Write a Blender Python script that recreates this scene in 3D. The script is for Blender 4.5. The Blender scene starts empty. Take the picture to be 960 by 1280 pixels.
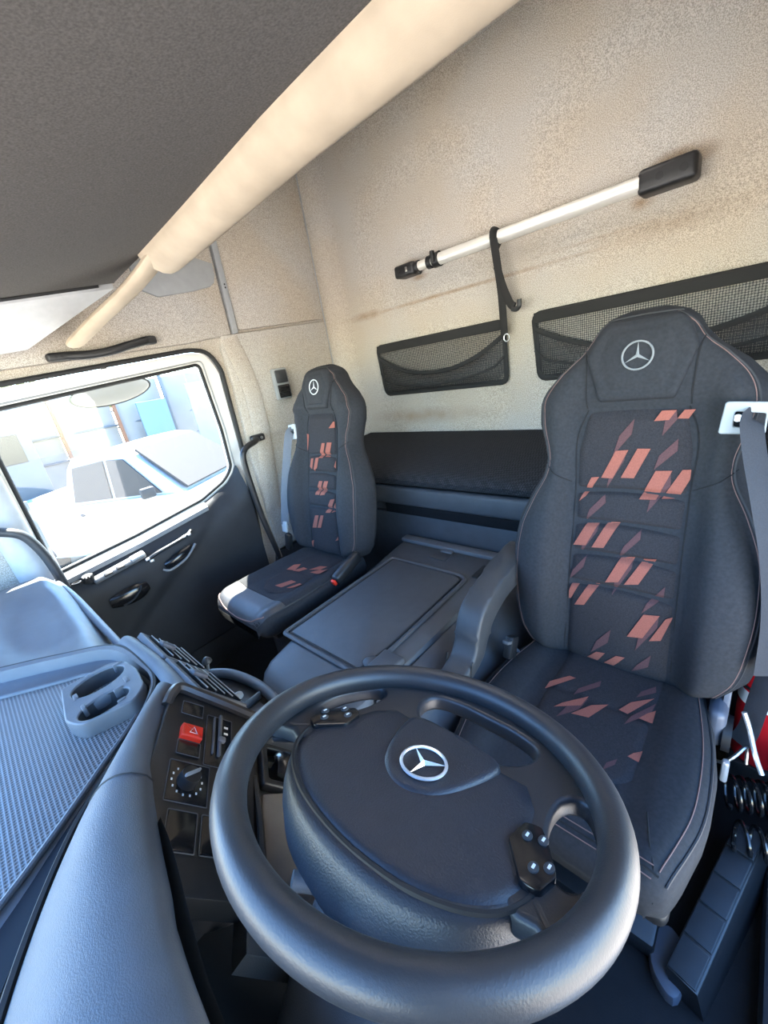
import bpy, bmesh, math, random
import numpy as np
from mathutils import Matrix, Vector
random.seed(4)
SC = bpy.context.scene
COL = SC.collection

# ------------------------------------------------------------------ camera
CAM = np.array([.887, 0., 1.40])
MR = np.array([[0.7345, 0.1189, -0.6681], [0.6582, -0.3643, 0.6589], [-0.1651, -0.9237, -0.3458]])
cd = bpy.data.cameras.new('camera'); cam = bpy.data.objects.new('camera', cd); COL.objects.link(cam)
cd.sensor_fit = 'HORIZONTAL'; cd.sensor_width = 36; cd.lens = 505.15 / 960 * 36; cd.clip_start = .02; cd.clip_end = 200
r_, d_, f_ = MR[:, 0], MR[:, 1], MR[:, 2]
cam.matrix_world = Matrix([[r_[0], -d_[0], -f_[0], CAM[0]], [r_[1], -d_[1], -f_[1], CAM[1]], [r_[2], -d_[2], -f_[2], CAM[2]], [0, 0, 0, 1]])
SC.camera = cam
# ------------------------------------------------------------------ sky, sun, exposure
SC.view_settings.view_transform = 'Standard'; SC.view_settings.look = 'None'
SC.view_settings.gamma = 1; SC.view_settings.use_curve_mapping = False
SC.view_settings.exposure = 1.72
wd = bpy.data.worlds.new('sky'); SC.world = wd; wd.use_nodes = True
nt = wd.node_tree; bg = nt.nodes['Background']
sky = nt.nodes.new('ShaderNodeTexSky'); sky.sky_type = 'NISHITA'; sky.sun_disc = False
SUN_D = np.array([-.45, .28, .85]); SUN_D /= np.linalg.norm(SUN_D)       # towards the sun
sky.sun_elevation = math.asin(SUN_D[2]); sky.sun_rotation = math.atan2(SUN_D[0], SUN_D[1])
sky.altitude = 100; sky.air_density = 1.0; sky.dust_density = .2; sky.ozone_density = 3.0
hs = nt.nodes.new('ShaderNodeHueSaturation'); hs.inputs['Saturation'].default_value = 1.15
nt.links.new(sky.outputs[0], hs.inputs['Color']); nt.links.new(hs.outputs[0], bg.inputs[0]); bg.inputs[1].default_value = .8
sl = bpy.data.lights.new('sun', 'SUN'); sl.energy = 20.0; sl.angle = .009; sl.color = (1, .93, .82)
sun = bpy.data.objects.new('sun', sl); COL.objects.link(sun); sun.location = (6, -5, 9)
sun.rotation_euler = Vector(tuple(SUN_D)).to_track_quat('Z', 'Y').to_euler()

# ------------------------------------------------------------------ materials
def mat(name, col, rough=.6, var=.0, scale=60, bump=0, bscale=300, metal=0, spec=.5, col2=None, sheen=0, coat=0):
    m = bpy.data.materials.new(name); m.use_nodes = True; t = m.node_tree; b = t.nodes['Principled BSDF']
    b.inputs['Base Color'].default_value = (*col, 1); b.inputs['Roughness'].default_value = rough
    b.inputs['Metallic'].default_value = metal; b.inputs['Specular IOR Level'].default_value = spec
    b.inputs['Coat Weight'].default_value = coat
    if sheen: b.inputs['Sheen Weight'].default_value = sheen
    tc = t.nodes.new('ShaderNodeTexCoord')
    if var:
        n = t.nodes.new('ShaderNodeTexNoise'); n.inputs['Scale'].default_value = scale; n.inputs['Detail'].default_value = 4
        r = t.nodes.new('ShaderNodeValToRGB'); r.color_ramp.elements[0].position = .3; r.color_ramp.elements[1].position = .7
        c2 = col2 or tuple(min(1, c * (1 + var)) for c in col); c1 = tuple(c * (1 - var) for c in col)
        r.color_ramp.elements[0].color = (*c1, 1); r.color_ramp.elements[1].color = (*c2, 1)
        t.links.new(tc.outputs['Object'], n.inputs['Vector']); t.links.new(n.outputs[0], r.inputs[0]); t.links.new(r.outputs[0], b.inputs['Base Color'])
    if bump:
        n = t.nodes.new('ShaderNodeTexNoise'); n.inputs['Scale'].default_value = bscale; n.inputs['Detail'].default_value = 3
        bp = t.nodes.new('ShaderNodeBump'); bp.inputs['Strength'].default_value = bump; bp.inputs['Distance'].default_value = .002
        t.links.new(tc.outputs['Object'], n.inputs['Vector']); t.links.new(n.outputs[0], bp.inputs['Height']); t.links.new(bp.outputs[0], b.inputs['Normal'])
    return m

def felt_mat():
    m = mat('felt', (.42, .39, .35), .95, spec=.1); t = m.node_tree; b = t.nodes['Principled BSDF']
    tc = t.nodes.new('ShaderNodeTexCoord')
    n1 = t.nodes.new('ShaderNodeTexNoise'); n1.inputs['Scale'].default_value = 330; n1.inputs['Detail'].default_value = 2
    r1 = t.nodes.new('ShaderNodeValToRGB'); r1.color_ramp.elements[0].position = .36; r1.color_ramp.elements[1].position = .62
    r1.color_ramp.elements[0].color = (.285, .264, .235, 1); r1.color_ramp.elements[1].color = (.535, .507, .46, 1)
    n2 = t.nodes.new('ShaderNodeTexNoise'); n2.inputs['Scale'].default_value = 2.3; n2.inputs['Detail'].default_value = 5
    r2 = t.nodes.new('ShaderNodeValToRGB'); r2.color_ramp.elements[0].position = .35; r2.color_ramp.elements[1].position = .62
    r2.color_ramp.elements[0].color = (1, 1, 1, 1); r2.color_ramp.elements[1].color = (1., .93, .84, 1)
    mx = t.nodes.new('ShaderNodeMixRGB'); mx.blend_type = 'MULTIPLY'; mx.inputs[0].default_value = 1
    for n in (n1, n2): t.links.new(tc.outputs['Object'], n.inputs['Vector'])
    t.links.new(n1.outputs[0], r1.inputs[0]); t.links.new(n2.outputs[0], r2.inputs[0])
    t.links.new(r1.outputs[0], mx.inputs[1]); t.links.new(r2.outputs[0], mx.inputs[2]); t.links.new(mx.outputs[0], b.inputs['Base Color'])
    bp = t.nodes.new('ShaderNodeBump'); bp.inputs['Strength'].default_value = .35; bp.inputs['Distance'].default_value = .002
    t.links.new(n1.outputs[0], bp.inputs['Height']); t.links.new(bp.outputs[0], b.inputs['Normal'])
    return m

def stained_felt():
    m = felt_mat(); m.name = 'stained_felt'; t = m.node_tree; b = t.nodes['Principled BSDF']; src = b.inputs['Base Color'].links[0].from_socket
    g = t.nodes.new('ShaderNodeNewGeometry'); nz = t.nodes.new('ShaderNodeTexNoise'); nz.inputs['Scale'].default_value = 14; nz.inputs['Detail'].default_value = 5
    t.links.new(g.outputs['Position'], nz.inputs['Vector'])
    def mth(op, a, c=None):
        n = t.nodes.new('ShaderNodeMath'); n.operation = op
        for i, q in enumerate((a, c)):
            if q is None: continue
            if isinstance(q, (int, float)): n.inputs[i].default_value = q
            else: t.links.new(q, n.inputs[i])
        return n.outputs[0]
    tot = None
    # grubby halos round the pole mounts, a rubbed line along the fold, marks low down
    for (x, z), (rx, rz), k in [((.575, 1.853), (.12, .045), .9), ((.47, 1.77), (.05, .03), .5), ((-.57, 1.838), (.08, .03), .7), ((-.52, 1.772), (.07, .02), .5), ((-.35, 1.663), (.9, .012), .45), ((.45, 1.70), (.5, .012), .25), ((-.95, 1.665), (.16, .03), .5), ((-.6, 1.06), (.5, .06), .4), ((.55, 1.68), (.3, .05), .25)]:
        mp = t.nodes.new('ShaderNodeMapping'); mp.vector_type = 'POINT'; mp.inputs['Location'].default_value = (-x / rx, 0, -z / rz); mp.inputs['Scale'].default_value = (1 / rx, 0, 1 / rz)
        ln = t.nodes.new('ShaderNodeVectorMath'); ln.operation = 'LENGTH'
        t.links.new(g.outputs['Position'], mp.inputs[0]); t.links.new(mp.outputs[0], ln.inputs[0])
        q = mth('SUBTRACT', 1.0, ln.outputs['Value']); q = mth('MULTIPLY', mth('MAXIMUM', q, 0.0), k)
        tot = q if tot is None else mth('MAXIMUM', tot, q)
    tot = mth('MULTIPLY', tot, mth('MULTIPLY', nz.outputs[0], 1.7)); tot = mth('MINIMUM', mth('MULTIPLY', tot, 1.6), .75)
    mx = t.nodes.new('ShaderNodeMixRGB'); mx.blend_type = 'MULTIPLY'; t.links.new(tot, mx.inputs[0]); t.links.new(src, mx.inputs[1]); mx.inputs[2].default_value = (.55, .40, .26, 1)
    t.links.new(mx.outputs[0], b.inputs['Base Color']); return m

def net_mat(name, col, scale, thr):
    # woven net: threads opaque, holes open
    m = bpy.data.materials.new(name); m.use_nodes = True; t = m.node_tree; b = t.nodes['Principled BSDF']
    b.inputs['Base Color'].default_value = (*col, 1); b.inputs['Roughness'].default_value = .6
    tc = t.nodes.new('ShaderNodeTexCoord'); mp = t.nodes.new('ShaderNodeMapping'); mp.inputs['Scale'].default_value = (scale, scale, scale)
    v = t.nodes.new('ShaderNodeTexVoronoi'); v.inputs['Randomness'].default_value = .1; v.inputs['Scale'].default_value = 1; v.voronoi_dimensions = '2D'; mp.inputs['Rotation'].default_value = (math.pi / 2, 0, 0)
    mt = t.nodes.new('ShaderNodeMath'); mt.operation = 'GREATER_THAN'; mt.inputs[1].default_value = thr
    t.links.new(tc.outputs['Object'], mp.inputs[0]); t.links.new(mp.outputs[0], v.inputs['Vector']); t.links.new(v.outputs['Distance'], mt.inputs[0])
    t.links.new(mt.outputs[0], b.inputs['Alpha'])
    return m

def weave_mat():
    m = mat('mattress_weave', (.02, .02, .022), .85, spec=.2); t = m.node_tree; b = t.nodes['Principled BSDF']
    tc = t.nodes.new('ShaderNodeTexCoord'); mp = t.nodes.new('ShaderNodeMapping'); mp.inputs['Rotation'].default_value = (0, 0, .6)
    w = t.nodes.new('ShaderNodeTexWave'); w.inputs['Scale'].default_value = 40; w.inputs['Distortion'].default_value = .6
    ck = t.nodes.new('ShaderNodeTexChecker'); ck.inputs['Scale'].default_value = 120
    r = t.nodes.new('ShaderNodeValToRGB'); r.color_ramp.elements[0].color = (.012, .012, .014, 1); r.color_ramp.elements[1].color = (.038, .038, .042, 1)
    mx = t.nodes.new('ShaderNodeMath'); mx.operation = 'MULTIPLY'
    t.links.new(tc.outputs['Object'], mp.inputs[0]); t.links.new(mp.outputs[0], w.inputs['Vector']); t.links.new(mp.outputs[0], ck.inputs['Vector'])
    t.links.new(w.outputs['Color'], mx.inputs[0]); t.links.new(ck.outputs['Fac'], mx.inputs[1]); t.links.new(mx.outputs[0], r.inputs[0]); t.links.new(r.outputs[0], b.inputs['Base Color'])
    bp = t.nodes.new('ShaderNodeBump'); bp.inputs['Strength'].default_value = .6; bp.inputs['Distance'].default_value = .003
    t.links.new(mx.outputs[0], bp.inputs['Height']); t.links.new(bp.outputs[0], b.inputs['Normal'])
    return m

def dimple_mat():
    m = mat('dimple_mat', (.12, .125, .13), .5); t = m.node_tree; b = t.nodes['Principled BSDF']
    tc = t.nodes.new('ShaderNodeTexCoord'); v = t.nodes.new('ShaderNodeTexVoronoi'); v.voronoi_dimensions = '2D'; v.inputs['Scale'].default_value = 170; v.inputs['Randomness'].default_value = .0
    r = t.nodes.new('ShaderNodeValToRGB'); r.color_ramp.elements[0].position = .25; r.color_ramp.elements[1].position = .5
    r.color_ramp.elements[0].color = (.045, .048, .05, 1); r.color_ramp.elements[1].color = (.20, .205, .21, 1)
    t.links.new(tc.outputs['Object'], v.inputs['Vector']); t.links.new(v.outputs['Distance'], r.inputs[0]); t.links.new(r.outputs[0], b.inputs['Base Color'])
    bp = t.nodes.new('ShaderNodeBump'); bp.inputs['Strength'].default_value = .7; bp.inputs['Distance'].default_value = .002
    t.links.new(v.outputs['Distance'], bp.inputs['Height']); t.links.new(bp.outputs[0], b.inputs['Normal'])
    return m

def glass_mat():
    m = bpy.data.materials.new('window_glass'); m.use_nodes = True; t = m.node_tree
    for n in list(t.nodes):
        if n.type != 'OUTPUT_MATERIAL': t.nodes.remove(n)
    o = [n for n in t.nodes if n.type == 'OUTPUT_MATERIAL'][0]
    a = t.nodes.new('ShaderNodeBsdfTransparent'); a.inputs[0].default_value = (.92, .95, .95, 1)
    g = t.nodes.new('ShaderNodeBsdfGlossy'); g.inputs['Roughness'].default_value = .02
    x = t.nodes.new('ShaderNodeMixShader')
    x.inputs[0].default_value = .025; t.links.new(a.outputs[0], x.inputs[1]); t.links.new(g.outputs[0], x.inputs[2]); t.links.new(x.outputs[0], o.inputs[0])
    return m

def added_hatch_mat():  # translucent material of the added roof hatch
    m = bpy.data.materials.new('added_frosted_hatch'); m.use_nodes = True; t = m.node_tree
    for n in list(t.nodes):
        if n.type != 'OUTPUT_MATERIAL': t.nodes.remove(n)
    o = [n for n in t.nodes if n.type == 'OUTPUT_MATERIAL'][0]
    a = t.nodes.new('ShaderNodeBsdfTranslucent'); a.inputs[0].default_value = (.46, .43, .385, 1)
    t.links.new(a.outputs[0], o.inputs[0]); return m

M = dict(
    felt=felt_mat(), feltr=stained_felt(),
    cream=mat('cream_fabric', (.38, .312, .228), .7, .14, 9, .1, 500, spec=.3),
    head=mat('charcoal_headliner', (.078, .073, .068), .95, .22, 260, .12, 700, spec=.1),
    greyp=mat('grey_plastic', (.30, .31, .31), .55, .05, 30, .1, 700),
    lgrey=mat('light_grey_plastic', (.42, .43, .43), .55, .05, 30, .1, 700),
    blackp=mat('black_plastic', (.012, .012, .013), .42, .1, 40, .15, 900),
    gloss=mat('gloss_black', (.008, .008, .009), .18),
    rubber=mat('black_rubber', (.012, .012, .012), .7),
    dash=mat('dash_plastic', (.088, .094, .104), .5, .08, 25, .25, 900),
    dash2=mat('dash_pad', (.075, .08, .09), .55, .1, 20, .3, 700),
    dashd=mat('dash_dark', (.035, .037, .04), .5, .1, 30, .25, 800),
    door=mat('door_trim', (.020, .0215, .025), .58, .12, 15, .2, 900, spec=.35),
    sill=mat('sill_plastic', (.16, .165, .17), .5, .06, 20, .2, 900),
    frame=mat('painted_frame', (.72, .70, .66), .35),
    fabric=mat('seat_fabric', (.021, .022, .025), .82, .18, 120, .3, 1200, spec=.25),
    insert=mat('insert_fabric', (.026, .024, .026), .9, .25, 300, .4, 1500, spec=.2),
    red=mat('print_red', (.25, .085, .060), .9, .12, 300, spec=.15),
    redd=mat('print_dim_red', (.085, .043, .043), .9, .15, 300, spec=.15),
    stitch=mat('stitching', (.17, .10, .085), .8),
    seam=mat('seam', (.006, .006, .007), .9),
    piping=mat('piping', (.02, .02, .022), .6),
    leather=mat('wheel_leather', (.024, .025, .028), .40, .15, 12, .12, 500),
    pad=mat('wheel_pad', (.018, .022, .030), .42, .08, 40, .3, 520),
    chrome=mat('chrome', (.82, .83, .85), .28, metal=.7),
    alu=mat('brushed_aluminium', (.74, .72, .66), .42, metal=.35),
    steel=mat('steel', (.55, .55, .55), .3, metal=1),
    emblem=mat('printed_emblem', (.17, .18, .18), .6), emblem2=mat('bright_emblem', (.5, .52, .52), .5),
    white=mat('white_print', (.75, .76, .76), .6),
    redsw=mat('red_switch', (.75, .035, .015), .35),
    web=mat('belt_webbing', (.022, .024, .03), .75, .2, 400, .3, 900),
    webl=mat('belt_webbing_grey', (.085, .092, .105), .75, .2, 400, .3, 900),
    guide=mat('belt_guide', (.30, .32, .33), .5),
    bedp=mat('bed_panel', (.045, .047, .052), .6, .12, 20, .3, 500),
    velcro=mat('velcro', (.01, .01, .011), .95, .3, 400, .5, 900, spec=.1),
    weave=weave_mat(), dimple=dimple_mat(), glass=glass_mat(),
    net=net_mat('net_coarse', (.02, .02, .021), 120, .42), net2=net_mat('net_fine', (.015, .015, .016), 210, .36),
    band=mat('net_binding', (.012, .012, .012), .85),
    floor=mat('rubber_floor', (.008, .008, .009), .8, .2, 20, .3, 300, spec=.2),
    console=mat('console_plastic', (.052, .056, .062), .5, .08, 25, .35, 700),
    bracket=mat('bracket_blue_grey', (.085, .095, .12), .45),
    knee=mat('knee_panel', (.13, .115, .10), .7, .1, 30, .2, 500),
    extred=mat('extinguisher_red', (.45, .01, .015), .25),
    channel=mat('tray_channel', (.018, .020, .024), .85, spec=.12),  # darkened to stand for shade on the tray wall; vent slats share it
    nose=mat('seat_leatherette', (.036, .036, .038), .5, .1, 60, .15, 700),
    brown=mat('panel_rim', (.03, .025, .022), .35),
    car=mat('white_car_paint', (.34, .355, .37), .4), carglass=mat('car_glass', (.06, .055, .05), .6, spec=.05), tyre=mat('tyre', (.03, .03, .03), .8),
    ground=mat('gravel', (.50, .445, .37), .95, .15, 2), panelw=mat('white_panel', (.20, .195, .185), .7, .06, 3), rust=mat('rust', (.16, .07, .035), .8), bluep=mat('blue_panel', (.10, .16, .22), .7),
    leaf=mat('leaf', (.14, .16, .05), .8, .4, 8), fence=mat('fence_metal', (.08, .09, .10), .6),
    hatch=added_hatch_mat(),
    mirror=mat('mirror', (.85, .86, .87), .05, metal=1),
)

# ------------------------------------------------------------------ helpers
WLOC = {}
def obj(name, verts, faces, m, parent=None, smooth=True, angle=40):
    v = np.array(verts, float).reshape(-1, 3)
    c = (v.min(0) + v.max(0)) / 2
    me = bpy.data.meshes.new(name)
    me.from_pydata((v - c).tolist(), [], [tuple(int(i) for i in f) for f in faces]); me.update()
    bm = bmesh.new(); bm.from_mesh(me); bmesh.ops.recalc_face_normals(bm, faces=bm.faces[:])
    if smooth:
        for f in bm.faces: f.smooth = True
        a = math.radians(angle)
        for e in bm.edges:
            if len(e.link_faces) == 2 and e.calc_face_angle(0) > a: e.smooth = False
    bm.to_mesh(me); bm.free()
    me.materials.append(M[m])
    o = bpy.data.objects.new(name, me); COL.objects.link(o)
    WLOC[o.name] = c
    if parent is not None:
        o.parent = parent; o.location = tuple(c - WLOC[parent.name])
    else: o.location = tuple(c)
    return o

def empty(name, loc):
    o = bpy.data.objects.new(name, None); COL.objects.link(o); o.location = loc; o.empty_display_size = .05
    WLOC[o.name] = np.array(loc, float); return o
def tag(o, label, cat, group=None):
    o['label'] = label; o['category'] = cat
    if group: o['group'] = group
    return o
def struct(o, label=None):
    o['kind'] = 'structure'
    if label: o['label'] = label
    return o
def thing(name, loc, label, cat, group=None): return tag(empty(name, loc), label, cat, group)

class MB:
    def __init__(s): s.v = []; s.f = []
    def add(s, v, f):
        n = len(s.v); s.v += [tuple(map(float, p)) for p in v]; s.f += [tuple(i + n for i in q) for q in f]; return s
    def build(s, name, m, parent=None, **k): return obj(name, s.v, s.f, m, parent, **k)

def loft(rings, closed=True, cap=True):
    n = len(rings[0]); v = [p for r in rings for p in r]; f = []
    for i in range(len(rings) - 1):
        for j in range(n if closed else n - 1):
            a = i * n + j; b = i * n + (j + 1) % n
            f.append((a, b, b + n, a + n))
    if cap and closed: f += [tuple(range(n))[::-1], tuple(range((len(rings) - 1) * n, len(rings) * n))]
    return v, f
def catmull(P, k=6, closed=False):
    P = [np.array(p, float) for p in P]; n = len(P); out = []
    for i in range(n if closed else n - 1):
        g = (lambda j: P[j % n]) if closed else (lambda j: P[min(max(j, 0), n - 1)])
        a, b, c, d = g(i - 1), g(i), g(i + 1), g(i + 2)
        for q in range(k):
            t = q / k; out.append(.5 * (2 * b + (c - a) * t + (2 * a - 5 * b + 4 * c - d) * t * t + (3 * b - a - 3 * c + d) * t ** 3))
    if not closed: out.append(P[-1])
    return out
def tube(path, r, seg=8, closed=False, flat=1., up=None, cap=True):
    """sweep of a round or flattened section; r number or list"""
    P = [np.array(p, float) for p in path]; n = len(P); rings = []; prev = np.array(up if up is not None else (0.13, .21, .97), float)
    for i, p in enumerate(P):
        a = P[(i - 1) % n] if closed or i > 0 else P[i]; b = P[(i + 1) % n] if closed or i < n - 1 else P[i]
        t = b - a; t /= np.linalg.norm(t) + 1e-9
        u = prev - t * (prev @ t)
        if np.linalg.norm(u) < 1e-4: u = np.cross(t, (1, .3, .2))
        u /= np.linalg.norm(u); w = np.cross(t, u)
        if up is None: prev = u
        R = r[i] if hasattr(r, '__len__') else r
        rings.append([p + R * (math.cos(q) * w + flat * math.sin(q) * u) for q in np.linspace(0, 2 * math.pi, seg, endpoint=False)])
    if closed:
        rings.append(rings[0]); v, f = loft(rings, True, False); return v, f
    return loft(rings, True, cap)
def rbox(c, s, b=.005, seg=2, R=None):
    """bevelled box: centre, full size, bevel, optional 3x3 rotation"""
    bm = bmesh.new(); bmesh.ops.create_cube(bm, size=1)
    for v in bm.verts: v.co = (v.co.x * s[0], v.co.y * s[1], v.co.z * s[2])
    b = min(b, min(s) * .49)
    if b > 0: bmesh.ops.bevel(bm, geom=bm.edges[:], offset=b, segments=seg, affect='EDGES', profile=.5)
    bm.verts.index_update(); v = np.array([tuple(q.co) for q in bm.verts]); f = [[q.index for q in g.verts] for g in bm.faces]; bm.free()
    if R is not None: v = v @ np.array(R).T
    return (v + np.array(c)).tolist(), f
def rot(axis, a): return np.array(Matrix.Rotation(a, 3, axis))
class Fr:
    """local frame: point (a,b,c) -> world"""
    def __init__(s, o, x, y, z): s.o, s.x, s.y, s.z = (np.array(q, float) for q in (o, x, y, z))
    def __call__(s, a, b, c=0): return s.o + a * s.x + b * s.y + c * s.z
    def pts(s, V): return [s(*p) for p in V]
def prism(out, z0, z1, fr=None, b=0, seg=2):
    """polygon extruded along local z from z0 to z1 with bevelled upper edge"""
    bm = bmesh.new(); vs = [bm.verts.new((p[0], p[1], z0)) for p in out]; fc = bm.faces.new(vs)
    r = bmesh.ops.extrude_face_region(bm, geom=[fc]); top = [g for g in r['geom'] if isinstance(g, bmesh.types.BMVert)]
    for v in top: v.co.z = z1
    bm.normal_update()
    if b:
        es = [e for e in bm.edges if abs(e.verts[0].co.z - z1) < 1e-7 and abs(e.verts[1].co.z - z1) < 1e-7]
        bmesh.ops.bevel(bm, geom=es, offset=b, segments=seg, affect='EDGES', profile=.5)
    bm.verts.index_update(); v = [tuple(q.co) for q in bm.verts]; f = [[q.index for q in g.verts] for g in bm.faces]; bm.free()
    return (fr.pts(v) if fr else v), f
def dome(out, fr, h0, h1, dm, k=8, skirt=None):
    """closed cap: outline at height h0 side wall up to h1, domed by dm in the middle"""
    o = np.array(out, float); c = o.mean(0); rings = []
    if skirt is not None: rings.append([fr(*p, skirt) for p in o])
    rings.append([fr(*p, h0) for p in o])
    for i in range(k):
        s = 1 - (i / k) ** 1.3 if i else .985
        e = min(1, (1 - s) * 14)
        rings.append([fr(*(c + (p - c) * s), h0 + (h1 - h0) * math.sqrt(e) + dm * (1 - s * s)) for p in o])
    rings.append([fr(*(c + (p - c) * .04), h1 + dm) for p in o])
    return loft(rings, True, True)
def interp(x, xs, ys): return float(np.interp(x, xs, ys))
def sm(a, b, x):
    t = min(1, max(0, (x - a) / (b - a))); return t * t * (3 - 2 * t)
def cyl(p0, p1, r, seg=16, r1=None): return tube([p0, p1], [r, r if r1 is None else r1], seg)
def grid(nu, nv, fn, thick=None):
    """open grid fn(u,v); with thick(vec) a closed slab"""
    v = [fn(i / nu, j / nv) for j in range(nv + 1) for i in range(nu + 1)]; w = nu + 1
    f = [(j * w + i, j * w + i + 1, (j + 1) * w + i + 1, (j + 1) * w + i) for j in range(nv) for i in range(nu)]
    if thick is not None:
        n = len(v); v += [np.array(p) + np.array(thick) for p in v]; f += [tuple(a + n for a in q[::-1]) for q in f]
        bd = [i for i in range(w)] + [j * w + nu for j in range(1, nv + 1)] + [nv * w + i for i in range(nu - 1, -1, -1)] + [j * w for j in range(nv - 1, 0, -1)]
        f += [(bd[k], bd[(k + 1) % len(bd)], bd[(k + 1) % len(bd)] + n, bd[k] + n) for k in range(len(bd))]
    return v, f
def ring_of(fill_out, holes, fr, z0, z1, bev=0):
    """polygon with holes, extruded: built through a filled 2D curve"""
    cu = bpy.data.curves.new('tmp', 'CURVE'); cu.dimensions = '2D'; cu.fill_mode = 'BOTH'; cu.extrude = (z1 - z0) / 2 - bev; cu.bevel_depth = bev; cu.bevel_resolution = 2
    cu.offset = -bev
    for pl in [fill_out] + holes:
        s = cu.splines.new('POLY'); s.points.add(len(pl) - 1); s.use_cyclic_u = True
        for q, p in zip(s.points, pl): q.co = (p[0], p[1], 0, 1)
    o = bpy.data.objects.new('tmp', cu); COL.objects.link(o)
    bpy.context.view_layer.update()
    me = o.to_mesh(); v = [fr(q.co.x, q.co.y, q.co.z + (z0 + z1) / 2) for q in me.vertices]; f = [tuple(p.vertices) for p in me.polygons]
    o.to_mesh_clear(); bpy.data.objects.remove(o); bpy.data.curves.remove(cu)
    return v, f
def emblem(name, fr, R, m, parent, relief=.0015):
    """ring with a three-pointed star"""
    w = MB(); w.add(*tube([fr(R * math.cos(a), R * math.sin(a), relief * .6) for a in np.linspace(0, 2 * math.pi, 40, endpoint=False)], R * .075, 8, True))
    v = [fr(0, 0, relief * 1.6)]; f = []
    for k in range(3):
        a = math.pi / 2 + k * 2 * math.pi / 3
        v.append(fr(R * .98 * math.cos(a), R * .98 * math.sin(a), relief)); b = a + math.pi / 3
        v.append(fr(R * .13 * math.cos(b), R * .13 * math.sin(b), 0))
    v.append(fr(0, 0, -relief * .4))
    for k in range(6): f += [(0, 1 + k, 1 + (k + 1) % 6), (7, 1 + (k + 1) % 6, 1 + k)]
    w.add(v, f); return w.build(name, m, parent)

# ================================================================== SETTING
# floor and walls of the cab
fl = struct(obj('floor', *rbox((0, .75, -.03), (2.4, 2.4, .06), .004), 'floor'), 'black rubber cab floor')
def wall_curve():
    c = [(-1.2, 1.84 - .0)]
    for a in np.linspace(0, math.pi / 2, 11): c.append((-1.2 + .13 * (1 - math.cos(a)), 1.82 + .13 * math.sin(a)))
    for x in np.linspace(-1.0, 1.2, 23): c.append((x, 1.95))
    return c
wc = wall_curve(); zs = [.5, .8, 1.1, 1.3, 1.5, 1.60, 1.640, 1.652, 1.660, 1.668, 1.680, 1.72, 1.9, 2.1, 2.3, 2.55]
def wall_pt(p, z):
    k = math.exp(-((z - 1.66) / .008) ** 2) * .004 + .004 * math.sin(p[0] * 3.1) * math.sin(z * 4)
    return (p[0], p[1] + k, z)
v = [wall_pt(p, z) for z in zs for p in wc]; n = len(wc)
f = [(j * n + i, j * n + i + 1, (j + 1) * n + i + 1, (j + 1) * n + i) for j in range(len(zs) - 1) for i in range(n - 1)]
nv = len(v); v += [(p[0] - (.05 if p[0] < -1.1 else 0), p[1] + .06, p[2]) for p in v]; f += [tuple(a + nv for a in q) for q in f]
wr = struct(obj('wall_rear', v, f, 'feltr', angle=60), 'beige felt rear cab wall')
HO = [(-.5, .86), (.5, .86), (.5, 1.60), (-.5, 1.60)]  # ceiling opening cut for the added hatch
v, f = ring_of([(-1.25, -.55), (1.25, -.55), (1.25, 2.03), (-1.25, 2.03)], [HO], Fr((0, 0, 0), (1, 0, 0), (0, 1, 0), (0, 0, 1)), 2.505, 2.555)
struct(obj('ceiling', v, f, 'felt', smooth=False))
struct(obj('added_roof_hatch', *rbox((0, 1.23, 2.555), (1.04, .78, .006), .0), 'hatch', smooth=False), 'frosted roof hatch, unseen and added to light the rear wall')  # unseen hatch, added to brighten the upper rear wall from above

FL = Fr((-1.2, 0, 0), (0, 1, 0), (0, 0, 1), (1, 0, 0))
def rnd(pl, it=2):
    P = [np.array(p, float) for p in pl]
    for _ in range(it):
        Q = []
        for i in range(len(P)):
            a, b = P[i], P[(i + 1) % len(P)]; Q += [a * .75 + b * .25, a * .25 + b * .75]
        P = Q
    return [tuple(p) for p in P]
def sub(pl, d=.12):
    """insert extra points so that corner cutting stays local"""
    out = []
    for i in range(len(pl)):
        a, b = np.array(pl[i], float), np.array(pl[(i + 1) % len(pl)], float); L = np.linalg.norm(b - a); out.append(tuple(a))
        if L > 2.2 * d: out += [tuple(a + (b - a) * d / L), tuple(b - (b - a) * d / L)]
    return out
OPEN = rnd(sub([(.03, .14), (.98, .14), (1.03, .6), (1.075, 1.1), (1.085, 1.50), (1.04, 1.59), (.95, 1.602), (.03, 1.54)], .05))
WIN = rnd(sub([(.12, .80), (.45, .835), (.787, .888), (.93, .945), (.99, 1.0), (1.0, 1.2), (.985, 1.535), (.12, 1.465)], .05))
v, f = ring_of([(-.42, -.05), (1.845, -.05), (1.845, 2.52), (-.42, 2.52)], [OPEN], FL, -.08, -.012)
wl_ = struct(obj('wall_left', v, f, 'felt', smooth=False), 'beige felt side wall around the passenger door')
def slab(name, pl, z0, z1, m, par, b=.006, fr=FL): return obj(name, *prism(pl, z0, z1, fr, b), m, par)
slab('upper_panel', [(1.235, 1.672), (1.83, 1.70), (1.83, 2.5), (1.245, 2.5)], -.02, .006, 'felt', wl_, .01)
slab('pillar_panel', [(1.115, .45), (1.83, .45), (1.83, 1.69), (1.13, 1.655), (1.11, 1.60), (1.12, 1.4), (1.105, 1.0)], -.02, .012, 'felt', wl_, .015)
slab('header_panel', [(-.40, 1.57), (.95, 1.63), (1.19, 1.655), (1.195, 2.5), (-.4, 2.5)], -.02, .008, 'felt', wl_, .012)
ts = slab('trim_strip', [(1.197, 1.655), (1.228, 1.66), (1.25, 2.3), (1.215, 2.3)], -.01, .015, 'greyp', wl_, .004)
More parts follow.
